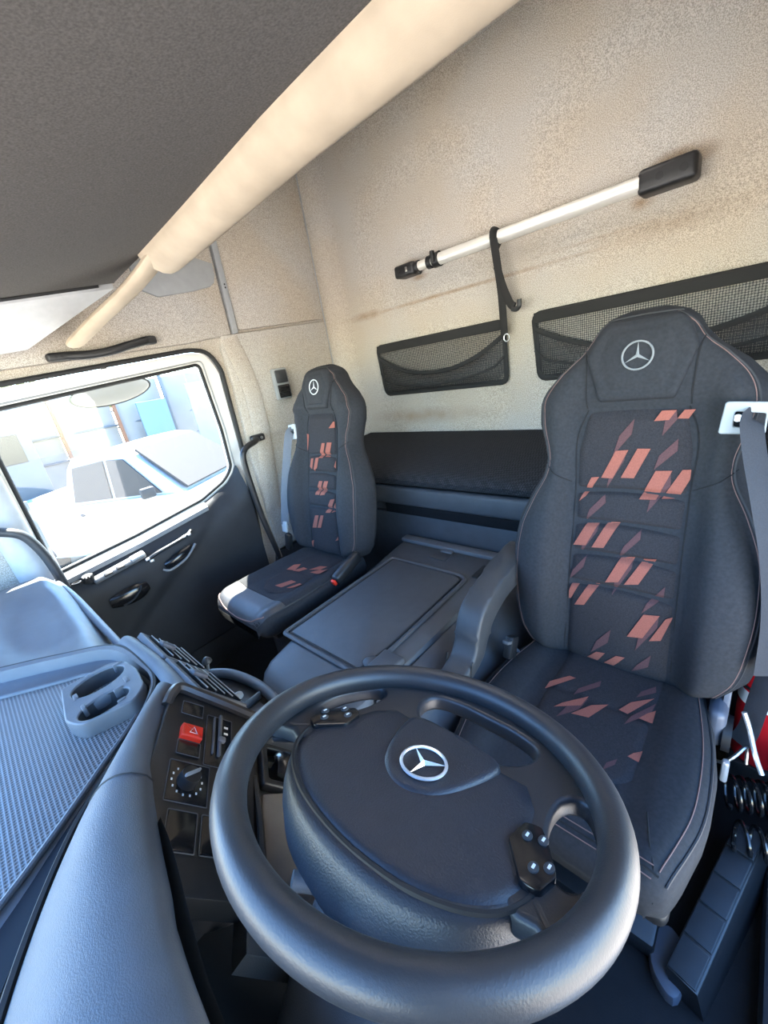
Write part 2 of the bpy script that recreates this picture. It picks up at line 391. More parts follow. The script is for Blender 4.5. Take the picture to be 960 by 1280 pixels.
for z in (1.87, 1.885): obj('screw', *cyl((-1.187, 1.221, z), (-1.183, 1.221, z), .004, 10), 'blackp', ts)
slab('storage_end_flap', rnd([(.80, 1.82), (1.13, 1.865), (1.18, 1.90), (1.185, 2.0), (.8, 2.0)], 1), .0, .02, 'greyp', wl_, .006)
slab('kick_panel', [(-.4, -.04), (1.83, -.04), (1.83, .44), (1.1, .44), (1.0, .15), (-.4, .15)], -.02, .02, 'door', wl_, .006)
obj('corner_seam', *tube([(-1.196, 1.838, .5), (-1.194, 1.836, 1.3), (-1.192, 1.834, 1.7), (-1.193, 1.838, 2.5)], .004, 6), 'greyp', wl_)
# soft B-pillar ridge
obj('pillar_ridge', *tube(catmull([(-1.19, 1.17, 1.64), (-1.182, 1.21, 1.4), (-1.18, 1.20, 1.1), (-1.185, 1.15, .7)], 5), .05, 10, flat=.12, up=(1, 0, 0)), 'felt', wl_)

# front of the cab: cowl, windscreen opening, header
ff = np.array([0, .15, .88]); ff /= np.linalg.norm(ff)
FW = Fr((0, -.47, .88), (1, 0, 0), ff, (0, -ff[2], ff[1]))
v, f = ring_of([(-1.28, -.9), (1.28, -.9), (1.28, 1.75), (-1.28, 1.75)], [rnd(sub([(-1.08, .03), (1.08, .03), (1.06, .90), (-1.06, .90)], .06))], FW, 0, .05)
struct(obj('wall_front', v, f, 'dashd', smooth=False))
# driver side: the door stands open, only the frame is there
FR = Fr((1.2, 0, 0), (0, 1, 0), (0, 0, 1), (1, 0, 0))
v, f = ring_of([(-.42, -.05), (1.95, -.05), (1.95, 2.52), (-.42, 2.52)], [OPEN], FR, .012, .08)
struct(obj('wall_right', v, f, 'felt', smooth=False))

# ---- passenger door
d1 = struct(empty('door_1', (-1.2, .55, .14))); d1['label'] = 'passenger door with window and dark trim'
OIN = [(.565 + (p[0] - .565) * .985, .85 + (p[1] - .85) * .985) for p in OPEN]
v, f = ring_of(OIN, [WIN], FL, -.06, -.022); obj('door_frame', v, f, 'frame', d1, smooth=False)
obj('door_seal', *tube([FL(p[0], p[1], -.004) for p in OPEN], .011, 8, True), 'rubber', d1)
obj('glass_seal', *tube([FL(p[0], p[1], -.024) for p in WIN], .0085, 8, True), 'rubber', d1)
FWIN = [(.565 + (p[0] - .565) * 1.045, 1.17 + (p[1] - 1.17) * 1.045) for p in WIN]
obj('inner_seal_lip', *tube([FL(p[0], p[1], -.021) for p in FWIN], .004, 6, True), 'greyp', d1)
w1 = obj('window_1', *prism(WIN, -.043, -.038, FL), 'glass', smooth=False); struct(w1, 'passenger door window pane')
# trim: rows from sill down
def trim_pt(u, t):
    y = .04 + .97 * u; top = interp(y, [0, .12, .45, .787, .93, 1.0, 1.03], [.785, .79, .825, .875, .93, .99, 1.06]) - .006
    row = [(0, -1.205), (.03, -1.180), (.10, -1.15), (.14, -1.135), (.20, -1.13), (.30, -1.132), (.5, -1.145), (.8, -1.15), (1., -1.16)]
    z = top - t * (top - .16)
    x = interp(t, [r[0] for r in row], [r[1] for r in row])
    # raised lower moulding sweeping from the front low corner to the rear
    e = z - (.46 + (y - .31) * .75)
    x += .014 * sm(-.03, .03, e) - .010
    return (x, y, z)
v, f = grid(40, 44, lambda a, b: trim_pt(a, b), (-.05, 0, 0)); obj('door_trim', v, f, 'door', d1)
obj('sill_ledge', *grid(30, 4, lambda a, b: (-1.196 + .034 * b, .06 + .72 * a, interp(.06 + .72 * a, [0, .12, .45, .787], [.785, .79, .825, .875]) + .006 - .02 * b), (0, 0, -.02)), 'sill', d1)
sp = obj('switch_panel', *rbox((-1.128, .32, .752), (.035, .22, .026), .01, 3, rot('X', .13) @ rot('Y', .5)), 'sill', d1)
for y in (.268, .318): obj('window_switch', *rbox((-1.115, y, .757 + (y - .32) * .13), (.018, .034, .008), .003, 2, rot('X', .13) @ rot('Y', .5)), 'blackp', sp)
obj('ledge_cap', *rbox((-1.118, .395, .772), (.03, .06, .014), .005, 2, rot('X', .13) @ rot('Y', .4)), 'lgrey', d1)
obj('handle_bar', *tube(catmull([(-1.118, .42, .735), (-1.108, .47, .752), (-1.106, .55, .764), (-1.112, .62, .775), (-1.125, .65, .785)], 5), .009, 8), 'blackp', d1)
for y, z in ((.425, .742), (.44, .728), (.605, .776), (.63, .778)): obj('handle_bolt', *rbox((-1.108, y, z), (.014, .018, .012), .003), 'chrome', d1)
pr = obj('pull_pocket', *tube(catmull([(-1.118, .485, .675), (-1.113, .53, .68), (-1.113, .58, .695), (-1.118, .63, .715)], 5), [.012 + .016 * math.sin(math.pi * i / 15) for i in range(16)], 10, flat=.5, up=(1, 0, 0)), 'gloss', d1)
obj('pocket_rim', *tube(catmull([(-1.112, .47, .665), (-1.104, .50, .650), (-1.104, .58, .672), (-1.112, .645, .72)], 5), .006, 8), 'sill', pr)
op = obj('opener_recess', *tube(catmull([(-1.116, .23, .615), (-1.112, .29, .615), (-1.112, .35, .618), (-1.118, .39, .622)], 5), [.02 + .02 * math.sin(math.pi * i / 15) for i in range(16)], 12, flat=.4, up=(1, 0, 0)), 'gloss', d1)
obj('opener_lever', *tube(catmull([(-1.10, .27, .59), (-1.092, .31, .60), (-1.092, .345, .625), (-1.10, .36, .645)], 5), .006, 8, flat=.6), 'door', op)
kb = obj('tweeter_knob', *cyl((-1.135, .199, .745), (-1.128, .199, .772), .021, 20, .019), 'rubber', d1)
for k in range(10):
    a = k * 2 * math.pi / 10; obj('knob_rib', *rbox((-1.131 + .019 * math.cos(a), .199 + .019 * math.sin(a), .764), (.006, .006, .02), .002), 'blackp', kb)
obj('sill_ring', *tube([(-1.135 + .012 * math.cos(a), .158 + .016 * math.sin(a), .758) for a in np.linspace(0, 2 * math.pi, 20, endpoint=False)], .004, 6, True), 'blackp', d1)

# A-pillar with its grab handle
ap = struct(obj('trim_1', *tube(catmull([(-1.20, .06, .72), (-1.2, .05, 1.1), (-1.19, .04, 1.5)], 6), .055, 14, flat=.5, up=(1, 0, 0)), 'lgrey'), 'grey pillar trim at the windscreen corner')
gh = (obj('grab_handle', *tube(catmull([(-1.10, -.10, 1.09), (-1.10, -.03, 1.075), (-1.095, .03, 1.053), (-1.09, .075, 1.02), (-1.09, .10, .95), (-1.095, .112, .87), (-1.10, .118, .77)], 6), .021, 12, flat=.8), 'dashd', ap)); gh['label'] = 'curved dark grab handle'

# black grab rail on the B pillar
rl = thing('grab_rail', (-1.12, 1.0, .48), 'long bent black grab rail beside the passenger seat belt', 'handle')
obj('rail', *tube(catmull([(-1.155, 1.15, 1.118), (-1.12, 1.11, 1.112), (-1.10, 1.06, 1.105), (-1.09, 1.02, 1.085), (-1.088, 1.003, 1.04), (-1.09, 1.005, .9), (-1.095, 1.02, .7), (-1.10, 1.05, .50), (-1.11, 1.06, .44)], 6), .0155, 12), 'blackp', rl)
fo = obj('rail_foot', *rbox((-1.158, 1.155, 1.122), (.03, .085, .04), .012, 3), 'blackp', rl)
obj('bolt', *cyl((-1.146, 1.172, 1.122), (-1.139, 1.172, 1.122), .008, 14), 'steel', fo)
# roof handle above the passenger window
rh = thing('roof_handle', (-1.19, .6, 1.60), 'black plastic handle above the passenger window', 'handle')
obj('grip', *tube(catmull([(-1.155, .45, 1.622), (-1.145, .52, 1.618), (-1.14, .60, 1.624), (-1.14, .68, 1.640), (-1.15, .76, 1.655)], 6), [.0165] * 25, 10, flat=.62, up=(1, 0, 0)), 'blackp', rh)
fa = obj('handle_foot', *rbox((-1.168, .425, 1.622), (.045, .085, .032), .01, 3), 'blackp', rh)
for y in (.41, .43): obj('screw_hole', *cyl((-1.146, y, 1.622), (-1.1445, y, 1.622), .0055, 12), 'rubber', fa)
obj('handle_foot', *rbox((-1.168, .775, 1.655), (.045, .05, .034), .01, 3), 'blackp', rh)
# outlet on the pillar behind the passenger seat
pv = thing('pillar_vent', (-1.18, 1.41, 1.30), 'small dark slotted vent on the felt behind the passenger headrest', 'vent')
obj('vent_frame', *rbox((-1.178, 1.405, 1.375), (.03, .10, .17), .01, 2), 'greyp', pv)
obj('vent_cover', *rbox((-1.165, 1.405, 1.415), (.02, .075, .07), .006, 2), 'dashd', pv)
obj('vent_opening', *rbox((-1.166, 1.405, 1.335), (.018, .075, .07), .004), 'gloss', pv)
for k in range(3): obj('slat', *rbox((-1.155, 1.405, 1.31 + .022 * k), (.012, .07, .004), .001), 'blackp', pv)

# overhead shelf
ov = thing('overhead_shelf', (.05, .2, 1.72), 'dark charcoal overhead shelf with a cream padded rear edge', 'shelf')
obj('underside', *grid(24, 14, lambda a, b: (-.945 + 2.1 * a, -.30 + .90 * b + .035 * (1 - a) ** 2 * b, 1.705 + .125 * b), (0, 0, .03)), 'head', ov)
def beam_ring(x, k=1.):
    y0 = interp(x, [-.6, -.2, .2, .6, 1.15], [.045, .025, .0, -.005, -.01])
    pr_ = [(.565, 1.815), (.575, 1.800), (.595, 1.783), (.62, 1.772), (.645, 1.770), (.665, 1.778), (.685, 1.80), (.695, 1.84), (.69, 1.90), (.58, 1.92)]
    return [(x, y + y0, 1.92 + (z - 1.92) * k) for y, z in pr_]
rg = [beam_ring(x, k) for x, k in [(-.60, .86), (-.597, .93), (-.585, .98), (-.56, 1)]] + [beam_ring(x) for x in np.linspace(-.5, 1.15, 18)]
obj('rear_edge_pad', *loft(rg), 'cream', ov, angle=70)
pp = catmull([(-.52, .655, 1.828), (-.62, .64, 1.80), (-.75, .60, 1.758), (-.90, .54, 1.712), (-1.03, .487, 1.668), (-1.07, .475, 1.655)], 5)
obj('corner_pad', *tube(pp, [.046] * (len(pp) - 4) + [.046, .045, .042, .034], 14, flat=.45, up=(-.25, -.3, .8)), 'cream', ov)
obj('side_panel', *grid(8, 10, lambda a, b: (-.95 - .17 * a, -.30 + (.93 - .30 * a) * b, 1.70 + .125 * b - (.10 + .062 * b) * a - .012), (0, 0, .02)), 'lgrey', ov)
obj('shadow_gap', *tube([(-.949, -.28, 1.702), (-.949, .58, 1.822)], .008, 6), 'rubber', ov)

# ================================================================== REAR WALL FITTINGS
YP = 1.89
pl = thing('wall_pole', (0, 1.93, 1.78), 'telescopic aluminium pole fixed across the rear wall between black end mounts', 'pole')
obj('thick_tube', *cyl((-.37, YP, 1.807), (.476, YP, 1.81), .0265, 20), 'alu', pl)
obj('thin_tube', *cyl((-.52, YP, 1.807), (-.36, YP, 1.807), .021, 20), 'alu', pl)
m1 = obj('end_mount', *rbox((-.555, 1.90, 1.807), (.125, .085, .058), .013, 3), 'blackp', pl)
obj('mount_collar', *cyl((-.505, YP, 1.807), (-.475, YP, 1.807), .027, 18), 'blackp', m1)
obj('screw_hole', *cyl((-.585, 1.858, 1.807), (-.585, 1.8555, 1.807), .008, 12), 'rubber', m1)
obj('latch', *rbox((-.535, 1.857, 1.807), (.012, .006, .022), .002), 'steel', m1)
m2 = obj('end_mount', *rbox((.553, 1.91, 1.811), (.165, .09, .075), .015, 3), 'blackp', pl)
for x in (.535, .60): obj('screw_hole', *cyl((x, 1.866, 1.811), (x, 1.863, 1.811), .012, 14), 'rubber', m2)
cl = obj('clamp_collar', *cyl((-.385, YP, 1.807), (-.35, YP, 1.808), .033, 18), 'blackp', pl)
obj('clamp_collar', *cyl((-.42, YP, 1.807), (-.397, YP, 1.807), .029, 18), 'blackp', pl)
obj('clamp_lever', *rbox((-.372, 1.858, 1.82), (.02, .02, .05), .005, 2), 'blackp', cl)
st = thing('hanging_strap', (-.055, 1.88, 1.42), 'black webbing strap looped over the wall pole with a hook end', 'strap')
obj('loop', *tube([(-.055, YP + .034 * math.cos(a), 1.808 + .034 * math.sin(a)) for a in np.linspace(0, 2 * math.pi, 24, endpoint=False)], .017, 8, True, flat=.3), 'band', st)
obj('webbing', *tube(catmull([(-.055, 1.856, 1.80), (-.052, 1.868, 1.72), (-.045, 1.878, 1.60), (-.05, 1.895, 1.47), (-.052, 1.90, 1.42)], 5), .018, 8, flat=.2, up=(0, 1, 0)), 'band', st)
obj('tail', *tube(catmull([(-.053, 1.868, 1.70), (-.035, 1.875, 1.62), (-.008, 1.88, 1.545), (.012, 1.88, 1.525)], 5), .017, 8, flat=.25, up=(0, 1, 0)), 'band', st)
obj('hook', *tube(catmull([(.0, 1.88, 1.52), (.022, 1.876, 1.514), (.038, 1.87, 1.525), (.04, 1.87, 1.55)], 5), .011, 8, flat=.5, up=(0, 1, 0)), 'blackp', st)
obj('ring', *tube([(-.035 + .013 * math.cos(a), 1.885, 1.405 + .016 * math.sin(a)) for a in np.linspace(0, 2 * math.pi, 16, endpoint=False)], .0025, 6, True), 'chrome', st)

def pocket(name, x0, x1, label, sag, nb):
    e = thing(name, ((x0 + x1) / 2, 1.93, 1.2), label, 'storage net', 'net pockets on the rear wall')
    zt, zb, yb = 1.477, 1.205, 1.938; cx, hw = (x0 + x1) / 2, (x1 - x0) / 2
    out = rnd(sub([(x0 + .02, zb), (x1 - .0, zb), (x1, zt), (x0, zt)], .07), 2)
    FP = Fr((0, yb, 0), (1, 0, 0), (0, 0, 1), (0, -1, 0))
    obj('back_net', *prism(out, 0, .0015, FP), 'net', e, smooth=False)
    def front(a, b):
        x = x0 + (x1 - x0) * a; u = 2 * a - 1
        top = zt - .055 - sag * (1 - abs(u) ** 2.2); bot = zb + .004 + .055 * max(0, abs(u) - .88) / .12
        bul = .045 * (1 - u ** 4) * math.sin(math.pi * min(1, b * .8 + .12)) + .004 * math.sin(a * 30 + b * 5) * (1 - u ** 2)
        return (x, yb - .004 - bul, bot + (top - bot) * b)
    obj('front_net', *grid(36, 8, front), 'net2', e)
    obj('pocket_hem', *tube([np.array(front(i / 36, 1)) + (0, -.002, 0) for i in range(37)], .011, 8, flat=.25, up=(0, 1, 0)), 'band', e)
    obj('fold', *tube([np.array(front(i / 36, .30 + .12 * abs(i / 18 - 1))) + (0, -.002, 0) for i in range(37)], .006, 6, flat=.3, up=(0, 1, 0)), 'band', e)
    obj('binding', *tube([(p[0], yb - .004, p[1]) for p in out], .013, 8, True, flat=.3, up=(0, 1, 0)), 'band', e)
    tb = obj('top_band', *rbox((cx, yb - .006, zt - .014), (x1 - x0, .01, .042), .003), 'band', e)
    for k in range(nb): obj('snap_button', *cyl((x0 + (x1 - x0) * (k + .5) / nb, yb - .011, zt - .01), (x0 + (x1 - x0) * (k + .5) / nb, yb - .015, zt - .01), .007, 12), 'band', tb)
pocket('net_pocket', -.885, -.07, 'smaller black net pocket on the rear wall between the two seats', .125, 0)
pocket('net_pocket', .075, 1.0, 'wider black net pocket partly hidden behind the driver headrest', .125, 2)

# ================================================================== BUNK
def mat_ring(x):
    pr_ = [(1.46, .80), (1.435, .815), (1.428, .84), (1.44, .862), (1.47, .878), (1.55, .905), (1.7, .94), (1.85, .962), (1.93, .968), (1.945, .95), (1.945, .80)]
    return [(x, y, z) for y, z in pr_]
mt = tag(obj('mattress', *loft([mat_ring(x) for x in np.linspace(-1.06, 1.15, 12)]), 'weave'), 'dark woven mattress lying on the rear bunk', 'mattress')
bb = thing('bunk_base', (0, 1.7, 0), 'dark grey bunk box with a black fastening strip', 'bed')
obj('base_body', *rbox((0.02, 1.70, .40), (2.2, .46, .78), .01), 'bedp', bb)
obj('upper_front_pad', *rbox((0, 1.452, .750), (2.2, .045, .098), .018, 3), 'bedp', bb)
obj('lower_front_panel', *rbox((0, 1.462, .40), (2.2, .03, .50), .008), 'bedp', bb)
obj('fastening_strip', *rbox((-.05, 1.444, .676), (1.0, .008, .05), .003), 'velcro', bb)

# ================================================================== SEATS
# printed quads measured in seat coordinates (across, up) and cushion coordinates (x, y)
DB= [[(0.046, 0.754), (0.061, 0.791), (0.092, 0.792), (0.078, 0.756)], [(0.095, 0.759), (0.108, 0.795), (0.13, 0.794), (0.118, 0.758)], [(-0.069, 0.599), (-0.037, 0.676), (-0.006, 0.679), (-0.039, 0.599)], [(-0.019, 0.602), (0.015, 0.683), (0.045, 0.683), (0.013, 0.603)], [(-0.125, 0.525), (-0.095, 0.598), (-0.074, 0.601), (-0.107, 0.542)], [(0.03, 0.546), (0.061, 0.625), (0.097, 0.627), (0.068, 0.548)], [(0.08, 0.551), (0.118, 0.63), (0.146, 0.632), (0.115, 0.554)], [(-0.132, 0.388), (-0.096, 0.465), (-0.063, 0.47), (-0.096, 0.393)], [(-0.079, 0.39), (-0.043, 0.47), (-0.011, 0.474), (-0.046, 0.395)], [(-0.034, 0.291), (-0.001, 0.371), (0.035, 0.381), (0.0, 0.3)], [(0.015, 0.296), (0.056, 0.38), (0.086, 0.386), (0.05, 0.305)], [(-0.144, 0.207), (-0.126, 0.271), (-0.102, 0.277), (-0.129, 0.211)], [(-0.118, 0.192), (-0.079, 0.273), (-0.049, 0.28), (-0.089, 0.2)], [(0.033, 0.134), (0.069, 0.217), (0.107, 0.224), (0.072, 0.142)], [(0.088, 0.138), (0.121, 0.218), (0.137, 0.229), (0.115, 0.148)], [(-0.072, 0.008), (-0.046, 0.051), (-0.021, 0.056), (-0.041, 0.015)], [(-0.023, -0.001), (0.009, 0.059), (0.033, 0.062), (0.004, 0.008)]]
DF= [[(-0.044, 0.662), (-0.031, 0.717), (0.002, 0.762), (-0.002, 0.721)], [(0.067, 0.716), (0.07, 0.754), (0.092, 0.791), (0.095, 0.757)], [(-0.054, 0.567), (-0.048, 0.605), (-0.012, 0.667), (-0.014, 0.649)], [(0.056, 0.627), (0.065, 0.665), (0.102, 0.709), (0.103, 0.678)], [(0.051, 0.511), (0.056, 0.553), (0.094, 0.622), (0.097, 0.588)], [(-0.103, 0.467), (-0.094, 0.503), (-0.055, 0.552), (-0.051, 0.528)], [(-0.113, 0.359), (-0.104, 0.399), (-0.064, 0.467), (-0.067, 0.441)], [(-0.009, 0.365), (0.005, 0.408), (0.043, 0.463), (0.043, 0.434)], [(-0.014, 0.254), (-0.009, 0.303), (0.032, 0.378), (0.03, 0.348)], [(-0.138, 0.272), (-0.128, 0.307), (-0.09, 0.364), (-0.097, 0.325)], [(0.063, 0.218), (0.074, 0.253), (0.112, 0.313), (0.111, 0.278)], [(0.056, 0.094), (0.063, 0.145), (0.105, 0.221), (0.104, 0.185)], [(-0.062, 0.042), (-0.048, 0.088), (-0.01, 0.141), (-0.016, 0.094)], [(0.051, 0.002), (0.063, 0.047), (0.096, 0.093), (0.092, 0.053)]]
CB= [[(0.494, 0.924), (0.495, 0.96), (0.536, 1.012), (0.554, 1.012)], [(0.539, 0.872), (0.554, 0.899), (0.606, 0.96), (0.599, 0.917)], [(0.586, 0.875), (0.621, 0.932), (0.658, 0.959), (0.628, 0.886)], [(0.684, 0.955), (0.704, 0.999), (0.751, 1.045), (0.706, 0.952)], [(0.732, 0.953), (0.746, 0.981), (0.762, 1.001), (0.763, 0.952)], [(0.736, 0.821), (0.745, 0.838), (0.761, 0.854), (0.76, 0.818)]]
CF= [[(0.569, 0.944), (0.573, 0.975), (0.617, 1.039), (0.62, 1.015)], [(0.557, 0.843), (0.567, 0.89), (0.608, 0.953), (0.598, 0.899)], [(0.706, 0.912), (0.715, 0.951), (0.757, 1.028), (0.754, 0.986)], [(0.711, 1.024), (0.717, 1.054), (0.745, 1.094), (0.75, 1.07)], [(0.699, 0.753), (0.701, 0.777), (0.719, 0.801), (0.718, 0.782)]]
PB= [[(-0.155, 0.543), (-0.149, 0.598), (-0.119, 0.591), (-0.134, 0.513)], [(-0.042, 0.479), (-0.016, 0.55), (0.006, 0.55), (-0.013, 0.48)], [(0.0, 0.486), (0.021, 0.553), (0.052, 0.553), (0.033, 0.485)], [(-0.116, 0.434), (-0.105, 0.475), (-0.085, 0.476), (-0.097, 0.423)], [(-0.088, 0.411), (-0.067, 0.478), (-0.042, 0.482), (-0.056, 0.431)], [(0.066, 0.442), (0.088, 0.5), (0.106, 0.5), (0.094, 0.42)], [(-0.069, 0.299), (-0.037, 0.368), (-0.01, 0.37), (-0.035, 0.302)], [(-0.03, 0.299), (0.001, 0.37), (0.029, 0.372), (0.005, 0.306)], [(0.005, 0.217), (0.044, 0.285), (0.072, 0.291), (0.039, 0.221)], [(0.048, 0.222), (0.084, 0.286), (0.104, 0.288), (0.095, 0.24)], [(-0.117, 0.124), (-0.079, 0.194), (-0.049, 0.198), (-0.079, 0.13)], [(-0.071, 0.131), (-0.033, 0.2), (-0.01, 0.202), (-0.041, 0.135)], [(0.036, 0.618), (0.065, 0.647), (0.075, 0.647), (0.075, 0.62)], [(-0.155, -0.002), (-0.139, 0.048), (-0.113, 0.059), (-0.129, 0.003)], [(0.056, 0.082), (0.086, 0.118), (0.091, 0.112), (0.084, 0.093)]]
PC= [[(-0.63, 0.745), (-0.598, 0.812), (-0.562, 0.813), (-0.586, 0.749)], [(-0.56, 0.757), (-0.536, 0.814), (-0.507, 0.806), (-0.544, 0.765)], [(-0.712, 0.864), (-0.72, 0.914), (-0.688, 0.936), (-0.663, 0.879)], [(-0.671, 0.871), (-0.647, 0.92), (-0.614, 0.917), (-0.634, 0.88)], [(-0.576, 0.902), (-0.549, 0.94), (-0.499, 0.951), (-0.511, 0.909)], [(-0.602, 0.915), (-0.579, 0.965), (-0.539, 0.978), (-0.549, 0.94)]]
WT = [-.02, .0, .03, .08, .15, .25, .36, .45, .53, .59, .64, .70, .75, .80, .84, .89, .935, .97, 1.0, 1.02, 1.035]
WW = [.13, .20, .262, .297, .312, .322, .322, .307, .272, .240, .229, .242, .257, .258, .247, .205, .150, .122, .107, .084, .045]
class Seat:
    def __init__(s, x0, yb, zb, rec, ks, kt, wi, bol=1.):
        s.ks, s.kt, s.wi, s.bol = ks, kt, wi, bol
        s.fr = Fr((x0, yb, zb), (1, 0, 0), (0, math.sin(rec), math.cos(rec)), (0, -math.cos(rec), math.sin(rec)))
    def w(s, t): return interp(t / s.kt, WT, WW) * s.ks
    def ends(s, t):
        q = t / s.kt
        if q > .965: return math.sqrt(max(.02, 1 - ((q - .965) / .072) ** 2))
        if q < .05: return math.sqrt(max(.05, 1 - ((.05 - q) / .075) ** 2))
        return 1
    def fd(s, x, t):
        a = abs(x); q = t / s.kt; w = s.w(t); wi = s.wi
        b = interp(q, [0, .1, .25, .45, .6, .7, .8, .88, .93], [.05, .06, .066, .06, .045, .035, .03, .02, .03]) * s.bol
        base = -.03 + .014 * math.exp(-((q - .3) / .18) ** 2)
        bolv = sm(wi - .005, wi + .06, a) * b
        if q > .78: base += .022 * sm(.78, .82, q) ; bolv *= 1 - .6 * sm(.78, .86, q)
        k = min(1, max(0, (a / w - .66) / .34)); mid = -.085
        return mid + (base + bolv - mid) * math.sqrt(max(0, 1 - k * k)) * s.ends(t)
    def bd(s, x, t):
        a = abs(x); w = s.w(t); k = min(1, max(0, (a / w - .55) / .45))
        return -.085 - .065 * math.sqrt(max(0, 1 - k * k)) * s.ends(t)
    def ins(s, x, t):
        q = t / s.kt; d = s.fd(x, t)
        pl_ = sum(math.exp(-((q - c - .012 * math.cos(x * 9)) / .0095) ** 2) for c in (.55, .455, .36, .262)) * .015
        bulge = .008 * (1 - (x / s.wi) ** 2)
        return d + .004 + bulge - pl_
    def body(s, parent, m='fabric'):
        rg = []
        for t in np.concatenate([np.linspace(-.02, .06, 7), np.linspace(.08, .95, 44), np.linspace(.96, 1.035, 10)]) * s.kt:
            w = s.w(t); u = np.sin(np.linspace(-math.pi / 2, math.pi / 2, 45))
            rg.append([s.fr(w * a, t, s.fd(w * a, t)) for a in u] + [s.fr(w * a, t, s.bd(w * a, t)) for a in u[-2:0:-2]])
        return obj('backrest', *loft(rg), m, parent, angle=75)
    def drape(s, quads, fn, off, name, m, parent, n=5):
        for q in quads:
            q = [np.array(p, float) for p in q]
            P = lambda a, b: (q[0] * (1 - a) + q[3] * a) * (1 - b) + (q[1] * (1 - a) + q[2] * a) * b
            v, f = grid(n, n, lambda a, b: fn(*P(a, b), off)); obj(name, v, f, m, parent)
    def line(s, pts, r, name, m, parent, off=.0, k=6):
        return obj(name, *tube([s.fr(p[0], p[1], s.fd(p[0], p[1]) + off) for p in catmull(pts, k)], r, 6), m, parent)

def backrest_parts(s, e, brt, dim, shift=0, em='emblem'):
    b = s.body(e); kt, wi = s.kt, s.wi
    def insfn(a, bq):
        t = (.012 + .775 * bq) * kt; hw = wi * interp(bq, [0, .6, .85, 1], [.98, .93, .97, .80]); x = hw * (2 * a - 1)
        edge = min(1, (1 - abs(2 * a - 1)) * 9) ** .5 * min(1, (1 - bq) * 22) ** .5
        return s.fr(x, t, s.fd(x, t) - .006 + (s.ins(x, t) - s.fd(x, t) + .006) * edge)
    ins = obj('centre_panel', *grid(24, 190, insfn), 'insert', e, angle=75)
    clampf = lambda x, t, o: s.fr(max(-wi * .93, min(wi * .93, x + shift)), t, s.ins(max(-wi * .93, min(wi * .93, x + shift)), t) + o)
    cut = lambda Q: [[(x, min(max(t, .02 * kt), .776 * kt)) for x, t in q] for q in Q]
    if dim: s.drape(cut(dim), clampf, .0018, 'dim_print', 'redd', ins, 16)
    s.drape(cut(brt), clampf, .0026, 'red_print', 'red', ins, 16)
    # head pad
    hw = [(-.118, .925), (-.082, .805), (.082, .805), (.118, .925), (.098, .985), (.075, 1.008), (-.075, 1.008), (-.098, .985)]
    out = rnd(sub([(x * s.ks, t * kt) for x, t in hw], .018), 2)
    def pad(sc, h):
        c = np.array([0, .905 * kt]); return [s.fr(*(c + (np.array(p) - c) * sc), max(s.fd(*(c + (np.array(p) - c) * sc)), -.045) + h) for p in out]
    v, f = loft([pad(1., -.012), pad(1., .003), pad(.975, .008), pad(.93, .010), pad(.8, .011), pad(.72, .008), pad(.69, .010), pad(.5, .012), pad(.25, .013), pad(.03, .013)])
    hp = obj('head_pad', v, f, 'fabric', e, angle=60)
    x0, t0 = -.0, .915 * kt
    d = s.fd(x0, t0) + .0145
    nf = Fr(s.fr(x0, t0, d), s.fr.x, s.fr.y, s.fr.z)
    emblem('emblem', nf, .0335 * s.ks ** .4, em, hp, .001)
    for sg in (-1, 1):
        s.line([(sg * wi * 1.0, .02 * kt), (sg * wi * .96, .3 * kt), (sg * wi * .95, .55 * kt), (sg * wi * .98, .7 * kt), (sg * wi * .8, .785 * kt)], .0022, 'panel_seam', 'seam', e, .0005)
        s.line([(sg * wi * 1.0, .575 * kt), (sg * (wi + .05) * 1.0, .605 * kt), (sg * s.w(.63 * kt) * .93, .632 * kt)], .0018, 'bolster_seam', 'seam', e, .0005)
        s.line([(sg * wi * .82, .79 * kt), (sg * .118 * s.ks, .9 * kt), (sg * .125 * s.ks, .945 * kt)], .002, 'head_seam', 'seam', e, .0005)
        ed = [(sg * s.w(q * kt) * .90, q * kt) for q in (.03, .1, .2, .3, .42, .52, .6, .66, .74, .8, .85, .9, .94, .98)] + [(sg * s.w(1.005 * kt) * .7, 1.008 * kt)]
        s.line(ed, .0026, 'edge_piping', 'piping', e, .0005)
        s.line([(x * .975, t) for x, t in ed], .0011, 'edge_stitching', 'stitch', e, .0005)
    s.line([(-.078 * s.ks, 1.012 * kt), (0, 1.016 * kt), (.078 * s.ks, 1.012 * kt)], .0022, 'edge_piping', 'piping', e, .001)
    return b, ins

